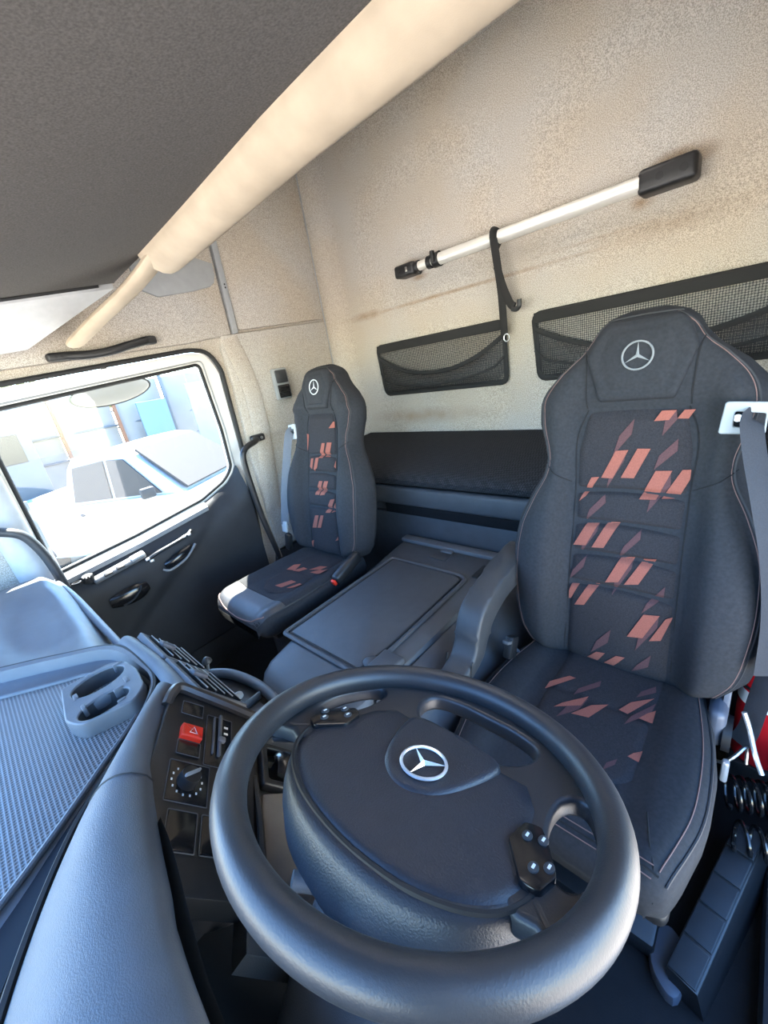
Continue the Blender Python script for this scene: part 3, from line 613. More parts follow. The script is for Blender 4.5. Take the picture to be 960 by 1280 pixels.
class Cushion:
    """lofted along y; half width table; top height function"""
    def __init__(s, xc, y0, y1, hw, z, zb, wi, tilt=0., bol=.022):
        s.xc, s.y0, s.y1, s.hw, s.z, s.zb, s.wi, s.tilt, s.bol = xc, y0, y1, hw, z, zb, wi, tilt, bol
    def w(s, y): return interp((y - s.y0) / (s.y1 - s.y0), *zip(*s.hw))
    def top(s, x, y):
        q = (y - s.y0) / (s.y1 - s.y0); a = abs(x - s.xc); w = s.w(y)
        z = s.z + s.tilt * (1 - q) + s.bol * sm(s.wi, s.wi + .06, a) - .006 * (1 - min(1, a / s.wi) ** 2) * 0
        k = min(1, max(0, (a / w - .80) / .20)); z -= .045 * (1 - math.sqrt(1 - k * k))
        fr_ = min(1, max(0, (.075 - (y - s.y0)) / .075)); z -= .06 * (1 - math.sqrt(1 - fr_ * fr_))
        return z
    def body(s, parent):
        rg = []
        for q in np.concatenate([[0, .004, .012, .025, .045, .07, .1], np.linspace(.14, 1, 24)]):
            y = s.y0 + (s.y1 - s.y0) * q; w = s.w(y); u = np.sin(np.linspace(-math.pi / 2, math.pi / 2, 41))
            tp = [(s.xc + w * a, y, s.top(s.xc + w * a, y)) for a in u]
            zb = s.zb + .03 * max(0, 1 - q / .06)
            rg.append(tp + [(s.xc + w * .985, y, zb + .02), (s.xc + w * .9, y, zb), (s.xc - w * .9, y, zb), (s.xc - w * .985, y, zb + .02)])
        return obj('seat_cushion', *loft(rg), 'fabric', parent, angle=75)
    def P(s, x, y, o=0): return (x, y, s.top(x, y) + o)

# ---------------------------------------------------------------- driver seat
e = thing('driver_seat', (.633, .9, 0), 'large driver seat in the right foreground with red slanted print and full headrest', 'seat')
S1 = Seat(.627, 1.09, .40, math.radians(10), 1.05, 1.005, .146)
backrest_parts(S1, e, DB, DF)
C1 = Cushion(.612, .555, 1.22, [(0, .215), (.03, .245), (.12, .265), (.3, .29), (.5, .292), (.7, .275), (.85, .245), (1, .235)], .398, .29, .14, .012, .018)
cb = C1.body(e)
def ci(a, b):
    y = .70 + .46 * b; hw = .135 * min(1, math.sqrt(max(0, b * 7 + .02))) * .999; x = .628 + hw * (2 * a - 1)
    ed = min(1, (1 - abs(2 * a - 1)) * 9) ** .5
    return C1.P(x, y, -.004 + .011 * ed - .007 * math.exp(-((b - .55) / .02) ** 2))
ci_ = obj('cushion_centre_panel', *grid(20, 40, ci), 'insert', e, angle=75)
cf = lambda x, y, o: C1.P(x, y, .0075 + o)
S1.drape(CF, cf, .0006, 'dim_print', 'redd', ci_); S1.drape(CB, cf, .0012, 'red_print', 'red', ci_)
for sg in (-1, 1):
    q = catmull([(.612 + sg * C1.w(y) * .90, y) for y in (1.18, 1.05, .95, .85, .75, .66, .60)], 5)
    obj('cushion_stitching', *tube([C1.P(x, y, .0012) for x, y in q], .0011, 6), 'stitch', e)
    q = catmull([(.612 + sg * C1.w(y) * .965, y) for y in (1.18, 1.05, .95, .85, .75, .66, .59)], 5)
    obj('cushion_piping', *tube([C1.P(x, y, .001) for x, y in q], .003, 6), 'piping', e)
obj('front_stitching', *tube([C1.P(x, .603, .0015) for x in np.linspace(.40, .83, 20)], .0012, 6), 'stitch', e)
obj('front_stitching', *tube([C1.P(x, .583, .0015) for x in np.linspace(.40, .83, 20)], .0012, 6), 'stitch', e)
obj('front_seam', *tube([C1.P(x, .593, .001) for x in np.linspace(.39, .84, 20)], .0022, 6), 'seam', e)
obj('corner_seam', *tube([C1.P(.80, .70, .001), C1.P(.815, .64, .001), C1.P(.83, .60, .001), C1.P(.838, .565, .0)], .0016, 6), 'seam', e)
obj('cushion_tray', *rbox((.612, .90, .275), (.50, .62, .05), .02, 3), 'blackp', e)
obj('front_skirt', *rbox((.735, .645, .262), (.22, .09, .05), .022, 3), 'greyp', e)
obj('suspension_bellows', *rbox((.612, .93, .15), (.40, .46, .20), .03, 2), 'rubber', e)
obj('base_plate', *rbox((.612, .93, .03), (.46, .56, .055), .01), 'blackp', e)
rc = obj('recliner_cover', *rbox((.885, 1.13, .355), (.04, .13, .12), .035, 4), 'bracket', e)
obj('recliner_disc', *cyl((.90, 1.10, .33), (.918, 1.10, .33), .048, 20), 'blackp', rc)
obj('side_bracket', *prism([(1.10, .36), (1.17, .36), (1.20, .50), (1.15, .50)], .0, .014, Fr((.892, 0, 0), (0, 1, 0), (0, 0, 1), (1, 0, 0)), .004), 'bracket', e)
obj('release_lever', *tube(catmull([(.935, 1.12, .40), (.95, 1.11, .36), (.968, 1.08, .31), (.985, 1.06, .275)], 5), .006, 8), 'chrome', e)
obj('control_cable', *tube(catmull([(.89, 1.06, .26), (.91, 1.05, .275), (.93, 1.06, .30), (.95, 1.09, .315), (.955, 1.08, .27)], 6), .0045, 8), 'steel', e)
obj('height_lever', *rbox((.915, 1.03, .27), (.016, .02, .07), .006, 2), 'chrome', e)
# belt slot on the driver shoulder
gd = obj('belt_guide', *ring_of(rnd(sub([(.18, .722), (.187, .795), (.262, .79), (.262, .72)], .016), 2), [rnd(sub([(.206, .738), (.206, .772), (.258, .766), (.258, .734)], .01), 2)], Fr(S1.fr.o, S1.fr.x, S1.fr.y, S1.fr.z), .008, .02, .003), 'guide', e)
obj('guide_pin', *cyl(S1.fr(.212, .757, .0), S1.fr(.212, .757, .016), .008, 14), 'steel', gd)
db = thing('seat_belt', (.93, 1.1, .3), 'dark webbing belt hanging from the driver seat shoulder guide', 'seat belt')
bp_ = catmull([S1.fr(.235, .757, -.005), S1.fr(.236, .75, .03), S1.fr(.25, .68, .045), S1.fr(.275, .58, .055), S1.fr(.305, .45, .05), S1.fr(.325, .3, .03), S1.fr(.33, .15, .02)], 6)
obj('shoulder_webbing', *tube(bp_, .024, 8, flat=.06, up=(.55, -.8, .1)), 'web', db)
obj('lap_webbing', *tube(catmull([(.985, 1.15, .62), (.968, 1.15, .52), (.958, 1.15, .42), (.95, 1.14, .33), (.935, 1.12, .29)], 6), .024, 8, flat=.06, up=(-.5, -.8, .1)), 'web', db)
bk = thing('belt_buckle', (.36, 1.0, .40), 'dark belt buckle beside the left edge of the driver cushion', 'buckle')
obj('buckle_body', *rbox((.352, 1.0, .452), (.03, .05, .075), .008, 2, rot('X', -.5)), 'blackp', bk)
obj('buckle_face', *rbox((.352, .978, .486), (.022, .03, .012), .003, 2, rot('X', -.5)), 'dash', bk)
obj('stalk', *tube(catmull([(.355, 1.03, .42), (.36, 1.06, .37), (.365, 1.08, .31)], 4), .012, 8, flat=.5), 'bracket', bk)

# driver armrest, folded down beside the seat
ar = thing('armrest', (.29, .95, .5), 'dark moulded armrest folded down between console and driver seat', 'armrest')
FA = Fr((.245, 0, 0), (0, 1, 0), (0, 0, 1), (1, 0, 0))
side = catmull([(1.24, .715), (1.05, .695), (.95, .674), (.89, .648), (.855, .602), (.835, .553), (.81, .523), (.77, .507), (.72, .497), (.70, .480), (.72, .462), (.80, .466), (.87, .492), (.91, .540), (.96, .585), (1.06, .612), (1.24, .625)], 4, True)
bm = bmesh.new(); vs = [bm.verts.new(tuple(FA(p[0], p[1], 0))) for p in side]; fc = bm.faces.new(vs); r = bmesh.ops.extrude_face_region(bm, geom=[fc])
for g in r['geom']:
    if isinstance(g, bmesh.types.BMVert): g.co.x += .085
es = [q for q in bm.edges if abs(q.verts[0].co.x - q.verts[1].co.x) < 1e-6]
bmesh.ops.bevel(bm, geom=es, offset=.012, segments=3, affect='EDGES', profile=.5); bm.verts.index_update()
obj('armrest_body', [tuple(q.co) for q in bm.verts], [[q.index for q in g.verts] for g in bm.faces], 'dashd', ar, angle=50); bm.free()
obj('hinge_gap', *tube([(.243, .80, .53), (.243, .785, .485), (.332, .785, .485), (.332, .80, .53)], .003, 6), 'rubber', ar)

# ---------------------------------------------------------------- passenger seat
e = thing('passenger_seat', (-.65, .85, 0), 'slimmer passenger seat beside the door window with red slanted print', 'seat')
S2 = Seat(-.665, 1.05, .555, math.radians(13), .90, .88, .115, .9)
backrest_parts(S2, e, PB, None, .03, 'emblem2')
C2 = Cushion(-.648, .545, 1.13, [(0, .165), (.03, .195), (.12, .212), (.35, .222), (.6, .22), (1, .205)], .545, .45, .11, .008, .014)
C2.body(e)
def ci2(a, b):
    y = .70 + .36 * b; hw = .105 * min(1, math.sqrt(max(0, b * 6 + .05))); x = -.625 + hw * (2 * a - 1); ed = min(1, (1 - abs(2 * a - 1)) * 9) ** .5
    return C2.P(x, y, -.003 + .009 * ed - .006 * math.exp(-((b - .5) / .03) ** 2))
c2_ = obj('cushion_centre_panel', *grid(16, 24, ci2), 'insert', e, angle=75)
S2.drape(PC, lambda x, y, o: C2.P(x, y, .0065 + o), .001, 'red_print', 'red', c2_)
for sg in (-1, 1): obj('cushion_piping', *tube([C2.P(-.648 + sg * C2.w(y) * .95, y, .001) for y in np.linspace(.60, 1.08, 14)], .003, 6), 'piping', e)
obj('cushion_nose', *grid(24, 14, lambda a, b: C2.P(-.648 + C2.w(.549 + .123 * b) * .955 * (2 * a - 1), .549 + .123 * b, .0018)), 'nose', e, angle=75)
fe = [(-.648 + .185 * math.sin(a), .60 - .052 * math.cos(a) ** .5) for a in np.linspace(-1.45, 1.45, 20)]
obj('front_piping', *tube([C2.P(x, y, .002) for x, y in fe], .0028, 6), 'stitch', e)
obj('front_seam', *tube([C2.P(x, .675, .001) for x in np.linspace(-.84, -.46, 12)], .002, 6), 'seam', e)
obj('seat_pan', *rbox((-.648, .86, .44), (.36, .50, .05), .015), 'blackp', e)
obj('pedestal', *rbox((-.648, .92, .21), (.34, .36, .42), .02), 'door', e)
g2 = obj('belt_guide', *ring_of(rnd(sub([(-.232, .565), (-.235, .64), (-.175, .645), (-.165, .57)], .014), 2), [rnd(sub([(-.222, .595), (-.222, .618), (-.188, .62), (-.186, .597)], .007), 2)], S2.fr, -.012, .0, .003), 'guide', e)
pb = thing('seat_belt', (-.93, 1.0, .5), 'grey webbing belt hanging down the door side of the passenger seat', 'seat belt')
obj('webbing', *tube(catmull([S2.fr(-.205, .605, -.02), S2.fr(-.207, .60, .012), S2.fr(-.225, .5, .02), S2.fr(-.25, .3, .03), S2.fr(-.268, .12, .03)], 6), .023, 8, flat=.06, up=(.4, -.8, .2)), 'webl', pb)
obj('latch_plate', *rbox(S2.fr(-.27, .11, .03), (.045, .012, .06), .005, 2, rot('X', -.2)), 'guide', pb)
obj('buckle_end', *rbox(S2.fr(-.255, .03, .02), (.04, .03, .10), .01, 2, rot('Y', .3)), 'blackp', pb)
bk = thing('belt_buckle', (-.44, 1.0, .5), 'belt buckle with a red button beside the passenger cushion', 'buckle')
obj('buckle_body', *rbox((-.425, 1.0, .565), (.045, .17, .055), .016, 3, rot('X', .35)), 'blackp', bk)
obj('release_button', *rbox((-.425, .913, .535), (.026, .014, .026), .004, 2, rot('X', .35)), 'redsw', bk)

# ---------------------------------------------------------------- centre console
k = thing('centre_console', (-.12, .95, 0), 'dark blue-grey storage console between the seats with a recessed lid', 'console')
def con_ring(y, z, dz=0, inset=0):
    xl = interp(y, [.40, .46, .9, 1.42], [-.27, -.29, -.36, -.425]) + inset; xr = interp(y, [.40, .55, .9, 1.42], [.12, .15, .16, .17]) - inset
    r = .035; z += dz
    tp = [(xl - .03, y, .0), (xl - .012, y, z - .12), (xl, y, z - r), (xl + r * .3, y, z - r * .3), (xl + r, y, z)]
    tp += [(xl + r + (xr - xl - 2 * r) * t, y, z) for t in (.25, .5, .75)]
    tp += [(xr - r, y, z), (xr - r * .3, y, z - r * .3), (xr, y, z - r), (xr + .03, y, z - .12), (xr + .12, y, .0)]
    return tp
rg = [con_ring(y, z, 0, i) for y, z, i in [(.385, .30, .05), (.395, .42, .03), (.41, .465, .015), (.44, .495, .005), (.48, .508, 0), (.58, .516, 0), (.8, .522, 0), (1.1, .53, 0), (1.3, .535, 0), (1.40, .535, 0), (1.42, .52, .01)]]
obj('console_body', *loft(rg), 'console', k)
lid = [(-.325, .60), (.045, .60), (.06, .72), (.062, 1.17), (.03, 1.19), (-.315, 1.19)]
FC = Fr((0, 0, 0), (1, 0, 0), (0, 1, .025), (0, 0, 1))
lo = rnd(sub(lid, .03), 2)
lr = obj('lid_panel', *prism([(x * 1., y) for x, y in lo], .49, .5085, FC, .004), 'console', k)
obj('lid_groove', *tube([FC(x, y, .5065) for x, y in lo], .0045, 6, True), 'rubber', lr)
lo2 = [(-.13 + (x + .13) * 1.09, .895 + (y - .895) * 1.05) for x, y in lo]
obj('lid_rim', *tube([FC(x, y, .508) for x, y in lo2], .010, 8, True, flat=.5, up=(0, 0, 1)), 'console', k)
obj('rear_ledge', *rbox((-.13, 1.385, .545), (.55, .05, .022), .008, 2), 'dash', k)
obj('hinge_slot', *rbox((.10, 1.26, .537), (.025, .10, .008), .003), 'rubber', k)
obj('finger_recess', *rbox((-.13, 1.31, .536), (.09, .07, .006), .003), 'dashd', k)
obj('finger_tab', *rbox((-.12, 1.352, .541), (.06, .03, .012), .004), 'dash', k)
obj('cup_cover', *rbox((.11, .66, .53), (.085, .09, .025), .01, 3), 'console', k)
obj('round_cap', *dome([(.028 * math.cos(a), .028 * math.sin(a)) for a in np.linspace(0, 2 * math.pi, 24, endpoint=False)], Fr((.055, .645, .515), (1, 0, 0), (0, 1, 0), (0, 0, 1)), 0, .01, .012), 'console', k)
obj('tunnel_side_cover', *grid(6, 12, lambda a, b: (.16 + .16 * a, .55 + .85 * b, .50 - .14 * a ** 1.5 - .0), (0, 0, -.3)), 'bedp', k)

# ---------------------------------------------------------------- right floor area
sc_ = thing('side_step_cover', (.95, .8, 0), 'ribbed black cover strip on the floor beside the driver seat', 'cover')
a0, a1 = np.array([.865, .63]), np.array([.955, 1.03]); dr = (a1 - a0); L = np.linalg.norm(dr); dr /= L; nr = np.array([dr[1], -dr[0]])
FS = Fr((a0[0], a0[1], .07), (nr[0], nr[1], 0), (dr[0], dr[1], .12), (-.25 * nr[0], -.25 * nr[1], 1))
obj('cover_base', *prism([(.0, 0), (.06, 0), (.06, L), (.0, L)], -.10, .0, FS, .004), 'blackp', sc_)
for i in range(5): obj('cover_panel', *prism([(.004, L * i / 5 + .003), (.056, L * i / 5 + .003), (.056, L * (i + 1) / 5 - .003), (.004, L * (i + 1) / 5 - .003)], .0, .004, FS, .0025), 'door', sc_)
tag(obj('floor_bracket', *prism(rnd([(.835, .625), (.90, .585), (.905, .70), (.86, .745), (.83, .70)], 2), .0, .03, None, .01), 'bracket'), 'blue-grey plastic foot on the floor under the driver seat corner', 'bracket')
def coil(p0, p1, R, turns, ax):
    p0, p1 = np.array(p0), np.array(p1); d = p1 - p0; d /= np.linalg.norm(d); u = np.cross(d, ax); u /= np.linalg.norm(u); w = np.cross(d, u); n = int(turns * 18)
    return [p0 + (p1 - p0) * i / n + R * (math.cos(i / 18 * 2 * math.pi) * u + math.sin(i / 18 * 2 * math.pi) * w) for i in range(n + 1)]
tag(obj('coiled_hose', *tube(coil((.925, 1.04, .19), (1.16, 1.12, .19), .04, 12, (0, 0, 1)), .0045, 7), 'gloss'), 'upper black coiled air hose behind the ribbed floor strip', 'hose')
tag(obj('coiled_hose', *tube(coil((.945, .955, .150), (1.15, 1.0, .15), .034, 7, (.2, .4, 1)), .005, 7), 'gloss'), 'lower shiny coiled air hose resting on the ribbed floor strip', 'hose')
fx = thing('fire_extinguisher', (.985, 1.30, .0), 'red fire extinguisher with a white band behind the driver seat', 'extinguisher')
obj('cylinder', *loft([[(.985 + r * math.cos(a), 1.30 + r * math.sin(a), z) for a in np.linspace(0, 2 * math.pi, 28, endpoint=False)] for r, z in [(.05, .10), (.062, .105), (.065, .12), (.065, .42), (.055, .455), (.03, .475), (.02, .50)]]), 'extred', fx)
obj('label_band', *loft([[(.985 + .0655 * math.cos(a), 1.30 + .0655 * math.sin(a), z) for a in np.linspace(0, 2 * math.pi, 28, endpoint=False)] for z in (.315, .36)], True, False), 'white', fx)
obj('label_line', *loft([[(.985 + .0656 * math.cos(a), 1.30 + .0656 * math.sin(a), z) for a in np.linspace(0, 2 * math.pi, 28, endpoint=False)] for z in (.366, .378)], True, False), 'blackp', fx)
obj('valve', *rbox((.985, 1.30, .515), (.03, .06, .03), .006), 'blackp', fx)
obj('stand', *rbox((.985, 1.30, .05), (.13, .13, .10), .01), 'blackp', fx)
tag(obj('door_sill', *rbox((1.10, .55, .03), (.16, 1.0, .06), .015, 2), 'door'), 'dark plastic entry sill along the open driver doorway', 'sill')

# ================================================================== DASHBOARD
ds = thing('dashboard', (0, -.15, .3), 'grey-blue moulded dashboard running under the windscreen', 'dashboard')
def dash_ring(x):
    zt = interp(x, [-1.13, -.3, -.1, .12, .3, .5, 1.13], [.835, .845, .872, .878, .862, .85, .85]); yr = interp(x, [-1.13, -.9, -.3, .12, .22, .32, .5, 1.13], [.06, .08, .09, .105, .06, .0, -.09, -.09])
    lo_ = interp(x, [-1.13, -.3, .1, .35, .6, 1.13], [.02, .02, .04, .05, .0, .0])
    return [(x, -.46, zt), (x, yr - .03, zt), (x, yr - .008, zt - .008), (x, yr, zt - .03), (x, yr + lo_, .68), (x, yr + lo_ - .01, .5), (x, yr - .06, .32), (x, -.30, .15), (x, -.46, .15)]
obj('dash_body', *loft([dash_ring(x) for x in np.concatenate([[-1.13], np.linspace(-1.1, 1.1, 45), [1.13]])]), 'dashd', ds, angle=45)
def cover_pt(a, b):
    y = -.45 + .553 * b; xr = interp(y, [-.45, -.3, -.1, .0, .06, .103], [-.56, -.46, -.315, -.235, -.185, -.135]); x = -1.12 + (xr + 1.12) * a
    z = .868 + .028 * a ** 1.2 + .012 * math.sin(math.pi * min(1, a * 1.2))
    e = math.hypot((x + .56) / .36, (y + .015) / .115); z -= .024 * (1 - sm(.45, 1.0, e))
    z -= .045 * sm(.90, 1.0, b) ** 1.6 + .05 * sm(.12, .0, a) * 1.0
    return (x, y, z)
obj('passenger_cover', *grid(60, 46, cover_pt, (0, 0, -.03)), 'dash', ds, angle=60)
obj('cover_gap', *tube([np.array(cover_pt(1, b)) + (.004, 0, -.002) for b in np.linspace(.0, 1, 24)], .0045, 6), 'rubber', ds)
obj('cover_end_cap', *tube(catmull([(-1.13, .10, .80), (-.98, .100, .822), (-.75, .106, .836), (-.45, .107, .852), (-.17, .108, .868)], 6), [.008 + .004 * math.sin(math.pi * i / 24) for i in range(25)], 10), 'dash', ds)
# tray
TO = [(-.125, .092), (.03, .108), (.085, .102), (.125, .083), (.17, .05), (.235, -.007), (.322, -.082), (.455, -.152), (.62, -.225), (.80, -.44), (-.53, -.44), (-.45, -.30), (-.302, -.1), (-.22, .0)]
TI = [(-.10, .028), (-.02, .075), (.06, .088), (.108, .066), (.145, .035), (.195, -.022), (.255, -.09), (.305, -.155), (.40, -.30), (.45, -.43), (-.42, -.43), (-.36, -.32), (-.2, -.11), (-.135, -.02)]
TO_, TI_ = (catmull(q, 5, True) for q in (TO, TI))
FZ = Fr((0, 0, 0), (1, 0, 0), (0, 1, 0), (0, 0, 1))
tr = obj('storage_tray', *loft([[(p[0], p[1], .86) for p in TO_], [(p[0], p[1], .905) for p in TO_], [(p[0] * .97 + q[0] * .03, p[1] * .97 + q[1] * .03, .911) for p, q in zip(TO_, TI_)], [(p[0] * .8 + q[0] * .2, p[1] * .8 + q[1] * .2, .910) for p, q in zip(TO_, TI_)], [(p[0] * .70 + q[0] * .30, p[1] * .70 + q[1] * .30, .887) for p, q in zip(TO_, TI_)], [(p[0] * .12 + q[0] * .88, p[1] * .12 + q[1] * .88, .882) for p, q in zip(TO_, TI_)], [(q[0], q[1], .886) for q in TI_]], True, True), 'dash', ds, angle=40)
obj('tray_mat', *prism([(q[0], q[1]) for q in TI_], .884, .889, FZ, .002), 'dimple', tr)
obj('tray_rim', *tube([(q[0], q[1], .890) for q in TI_], .0045, 8, True), 'dash', tr)
k0, k1 = 20, 46
sv = [(TO_[i][0] * (1 - a) + TI_[i][0] * a, TO_[i][1] * (1 - a) + TI_[i][1] * a, z) for i in range(k0, k1) for a, z in ((.19, .9118), (.31, .8885), (.6, .886), (.87, .8835))]
sf = [(j * 4 + i, j * 4 + i + 1, j * 4 + i + 5, j * 4 + i + 4) for j in range(k1 - k0 - 1) for i in range(3)]
obj('tray_wall_shade', sv, sf, 'channel', tr)  # dark sheet over the tray's inner side, shade put into its colour
obj('tray_channel', *tube([(p[0], p[1], .905) for p in TO_], .006, 6, True), 'rubber', ds)
# cup holder
ch_out = rnd(sub([(-.045, -.022), (.07, -.035), (.105, -.02), (.128, .06), (.10, .085), (.03, .092), (-.02, .085), (-.045, .06)], .02), 2)
el = lambda cx_, cy_, rx, ry, n=32: [(cx_ + rx * math.cos(a), cy_ + ry * math.sin(a)) for a in np.linspace(0, 2 * math.pi, n, endpoint=False)]
h1, h2 = el(.0, .032, .032, .045), el(.083, .022, .027, .040)
ch = obj('cup_holder', *ring_of(ch_out, [h1, h2], FZ, .888, .921, .003), 'dash', tr, angle=35)
for h_, dp in ((h1, .845), (h2, .855)):
    c_ = np.mean(h_, 0)
    obj('cup_well', *loft([[(p[0], p[1], .918) for p in h_], [((p[0] - c_[0]) * .9 + c_[0], (p[1] - c_[1]) * .9 + c_[1], dp) for p in h_], [((p[0] - c_[0]) * .02 + c_[0], (p[1] - c_[1]) * .02 + c_[1], dp) for p in h_]], True, False), 'dashd', ch)
obj('cup_bridge', *rbox((.043, .03, .907), (.03, .05, .026), .005, 2), 'dash', ch)
for x, y, sx, sy in ((-.022, .072, .006, .018), (.012, -.008, .02, .008), (.05, .068, .022, .008), (.065, .05, .008, .016), (.105, .045, .006, .014), (.06, -.005, .018, .007)):
    obj('cup_tab', *rbox((x, y, .914), (sx, sy, .018), .002), 'dash', ch)
# driver hood band
I0 = [(.128, .088, .908), (.178, .054, .912), (.243, -.003, .918), (.330, -.076, .922), (.463, -.146, .926), (.66, -.215, .93), (.95, -.27, .93)]
I1 = [(.165, .118, .918), (.215, .075, .934), (.285, .036, .946), (.375, .002, .954), (.48, -.020, .960), (.62, -.038, .964), (1.12, -.05, .96)]
Ia, Ib = catmull(I0, 8), catmull(I1, 8); nb = len(Ia)
def band_pt(i, t):
    p = Ia[i] * (1 - t) + Ib[i] * t; return p + np.array([0, 0, .022 * math.sin(math.pi * t) ** .8])
nr_ = np.array([.45, .75, 0])
def band_row(i):
    r = [band_pt(i, t) for t in np.linspace(0, 1, 9)]
    n_ = np.array([.30, .60, 0]) if i < nb - 12 else np.array([0, .7, 0])
    r += [Ib[i] + n_ * .008 + (0, 0, -.006), Ib[i] + n_ * .013 + (0, 0, -.018), Ib[i] + n_ * .014 + (0, 0, -.035)]
    return r
def band_mesh(i0, i1):
    rows = [band_row(i) for i in range(i0, i1 + 1)]; w = len(rows[0]); v = [p for r in rows for p in r]
    f = [(j * w + i, j * w + i + 1, (j + 1) * w + i + 1, (j + 1) * w + i) for j in range(len(rows) - 1) for i in range(w - 1)]
    n = len(v); v += [p + np.array([-.002, -.004, -.016]) for p in v]; f += [tuple(a + n for a in q) for q in f]
    for j in (0, len(rows) - 1): f += [(j * w + i, j * w + i + 1, j * w + i + 1 + n, j * w + i + n) for i in range(w - 1)]
    return v, f
obj('hood_trim', *band_mesh(0, 21), 'dash2', ds, angle=60)
obj('hood_pad', *band_mesh(21, nb - 1), 'dash2', ds, angle=60)
obj('hood_seam', *tube([band_row(21)[k] + np.array([0, 0, .0003]) for k in range(12)], .0012, 6), 'rubber', ds)
obj('hood_gap', *tube([p + np.array([-.004, -.004, -.001]) for p in Ia], .0045, 6), 'rubber', ds)
obj('cluster_recess', *grid(30, 10, lambda a, b: (.40 + .72 * a, -.02 + .03 * (1 - a) - .02 * sm(0, .3, a) - .10 * math.sin(math.pi * b) + .10 * b, .93 - .33 * b), (0, -.01, -.01)), 'rubber', ds)
# centre strip beside the vents
obj('centre_pad', *grid(16, 6, lambda a, b: (-.135 + .30 * a, .098 + .012 * math.sin(a * 2.5) + .034 * b, .906 + .014 * math.sin(math.pi * b * .8) - .016 * b ** 2 + .006 * a), (0, 0, -.03)), 'dash2', ds)
vy = np.array([0, .56, -.83]); vn = np.array([0, .83, .56])
def vent(x0, x1, label):
    FV = Fr((0, .136, .908), (1, 0, 0), vy, vn)
    o = obj('air_vent', *ring_of(rnd(sub([(x0, -.002), (x1, -.002), (x1, .118), (x0, .118)], .01), 1), [rnd(sub([(x0 + .008, .012), (x1 - .008, .012), (x1 - .008, .112), (x0 + .008, .112)], .008), 1)], FV, -.004, .01, .002), 'dash2', ds)
    obj('vent_back', *prism([(x0 + .004, .004), (x1 - .004, .004), (x1 - .004, .115), (x0 + .004, .115)], -.03, -.022, FV), 'gloss', o)
    for k in range(5):
        y = .020 + k * .0205
        obj('slat', *rbox(FV((x0 + x1) / 2, y, .004), (x1 - x0 - .018, .020, .003), .001, 2, rot('X', .35)), 'channel', o)
        obj('slat_edge', *tube([FV(x0 + .01, y + .001, .0135), FV(x1 - .01, y + .001, .0135)], .0013, 6), 'greyp', o)
    obj('vent_tab', *rbox(FV((x0 + x1) / 2 + .005, .03, .018), (.022, .035, .01), .004, 2, rot('X', -.95)), 'dash2', o)
vent(-.115, .035, ''); vent(.045, .20, '')
# lever with a ball knob, shelf below the vents
lv = thing('ball_lever', (-.11, .24, .68), 'small lever with a dark ball knob above the centre shelf', 'lever')
obj('stem', *tube([(-.105, .235, .69), (-.117, .25, .745)], .004, 8), 'steel', lv)
obj('ball', *dome(el(0, 0, .013, .013, 18), Fr((-.117, .25, .745), (1, 0, 0), (0, 1, 0), (0, 0, 1)), 0, .004, .012), 'dashd', lv)
sh = obj('centre_shelf', *prism(rnd([(-.13, .12), (-.13, .245), (-.04, .285), (.08, .30), (.20, .28), (.24, .12)], 2), .66, .70, FZ, .004), 'dashd', ds)
obj('shelf_rim', *tube(catmull([(-.125, .235, .712), (-.06, .275, .714), (.04, .295, .714), (.13, .293, .712), (.21, .27, .708)], 6), .012, 10, flat=1.1), 'dash2', sh)
obj('shelf_divider', *rbox((.075, .255, .71), (.004, .06, .02), .001), 'dash', sh)
obj('shelf_lit_patch', *rbox((.13, .245, .7035), (.085, .055, .004), .001), 'bracket', sh)  # blue-lit part of the shelf floor, the light put into its colour
obj('shelf_strip', *tube(catmull([(-.06, .235, .722), (.03, .236, .724), (.12, .232, .722), (.185, .21, .72)], 5), .004, 8), 'steel', sh)
obj('shelf_button', *dome(el(0, 0, .012, .012, 16), Fr((.045, .245, .72), (1, 0, 0), (0, 1, 0), (0, 0, 1)), 0, .006, .006), 'greyp', sh)

# switch panel
sx_ = np.array([.87621591, -.48191875, 0]); sy_ = np.array([.32796337, .59629704, -.73271405]); sn_ = np.array([.35310864, .6420157, .68053665])
FP = Fr((.2, .11, .925), sx_, sy_, sn_)
spn = thing('switch_panel', tuple(FP(.12, .07, -.02)), 'black switch panel to the left of the steering wheel with a red hazard button', 'control panel')
obj('panel_plate', *prism(rnd(sub([(-.012, -.012), (.30, -.03), (.30, .135), (-.002, .145)], .02), 1), -.03, .0, FP, .002), 'blackp', spn)
obj('panel_rim', *tube(catmull([FP(.02, -.014, -.006), FP(.0, -.012, .003), FP(-.014, -.002, .006), FP(-.014, .03, .005), FP(-.008, .09, .005), FP(-.002, .145, .004)], 6), .009, 8), 'brown', spn)
def rr(a0, a1, b0, b1, r=.004): return rnd(sub([(a0, b0), (a1, b0), (a1, b1), (a0, b1)], r), 2)
def slot(name, a0, a1, b0, b1, h=.003, m='gloss', edge=True):
    o = obj(name, *prism(rr(a0, a1, b0, b1), -.002, h, FP, .0012), m, spn)
    if edge: obj('slot_edge', *tube([FP(p[0], p[1], h * .7) for p in rr(a0 - .001, a1 + .001, b0 - .001, b1 + .001)], .0007, 5, True), 'dash', o)
    return o
slot('blank_switch', .010, .036, .010, .045); slot('blank_switch', .092, .116, .012, .046)
hz = obj('hazard_switch', *prism(rr(.064, .089, .012, .046), 0, .010, FP, .003, 3), 'redsw', spn)
obj('hazard_triangle', *tube([FP(.070, .030, .0102), FP(.082, .024, .0102), FP(.082, .036, .0102)], .0006, 5, True), 'white', hz)
sl_ = slot('slide_panel', .026, .125, .055, .098, .003)
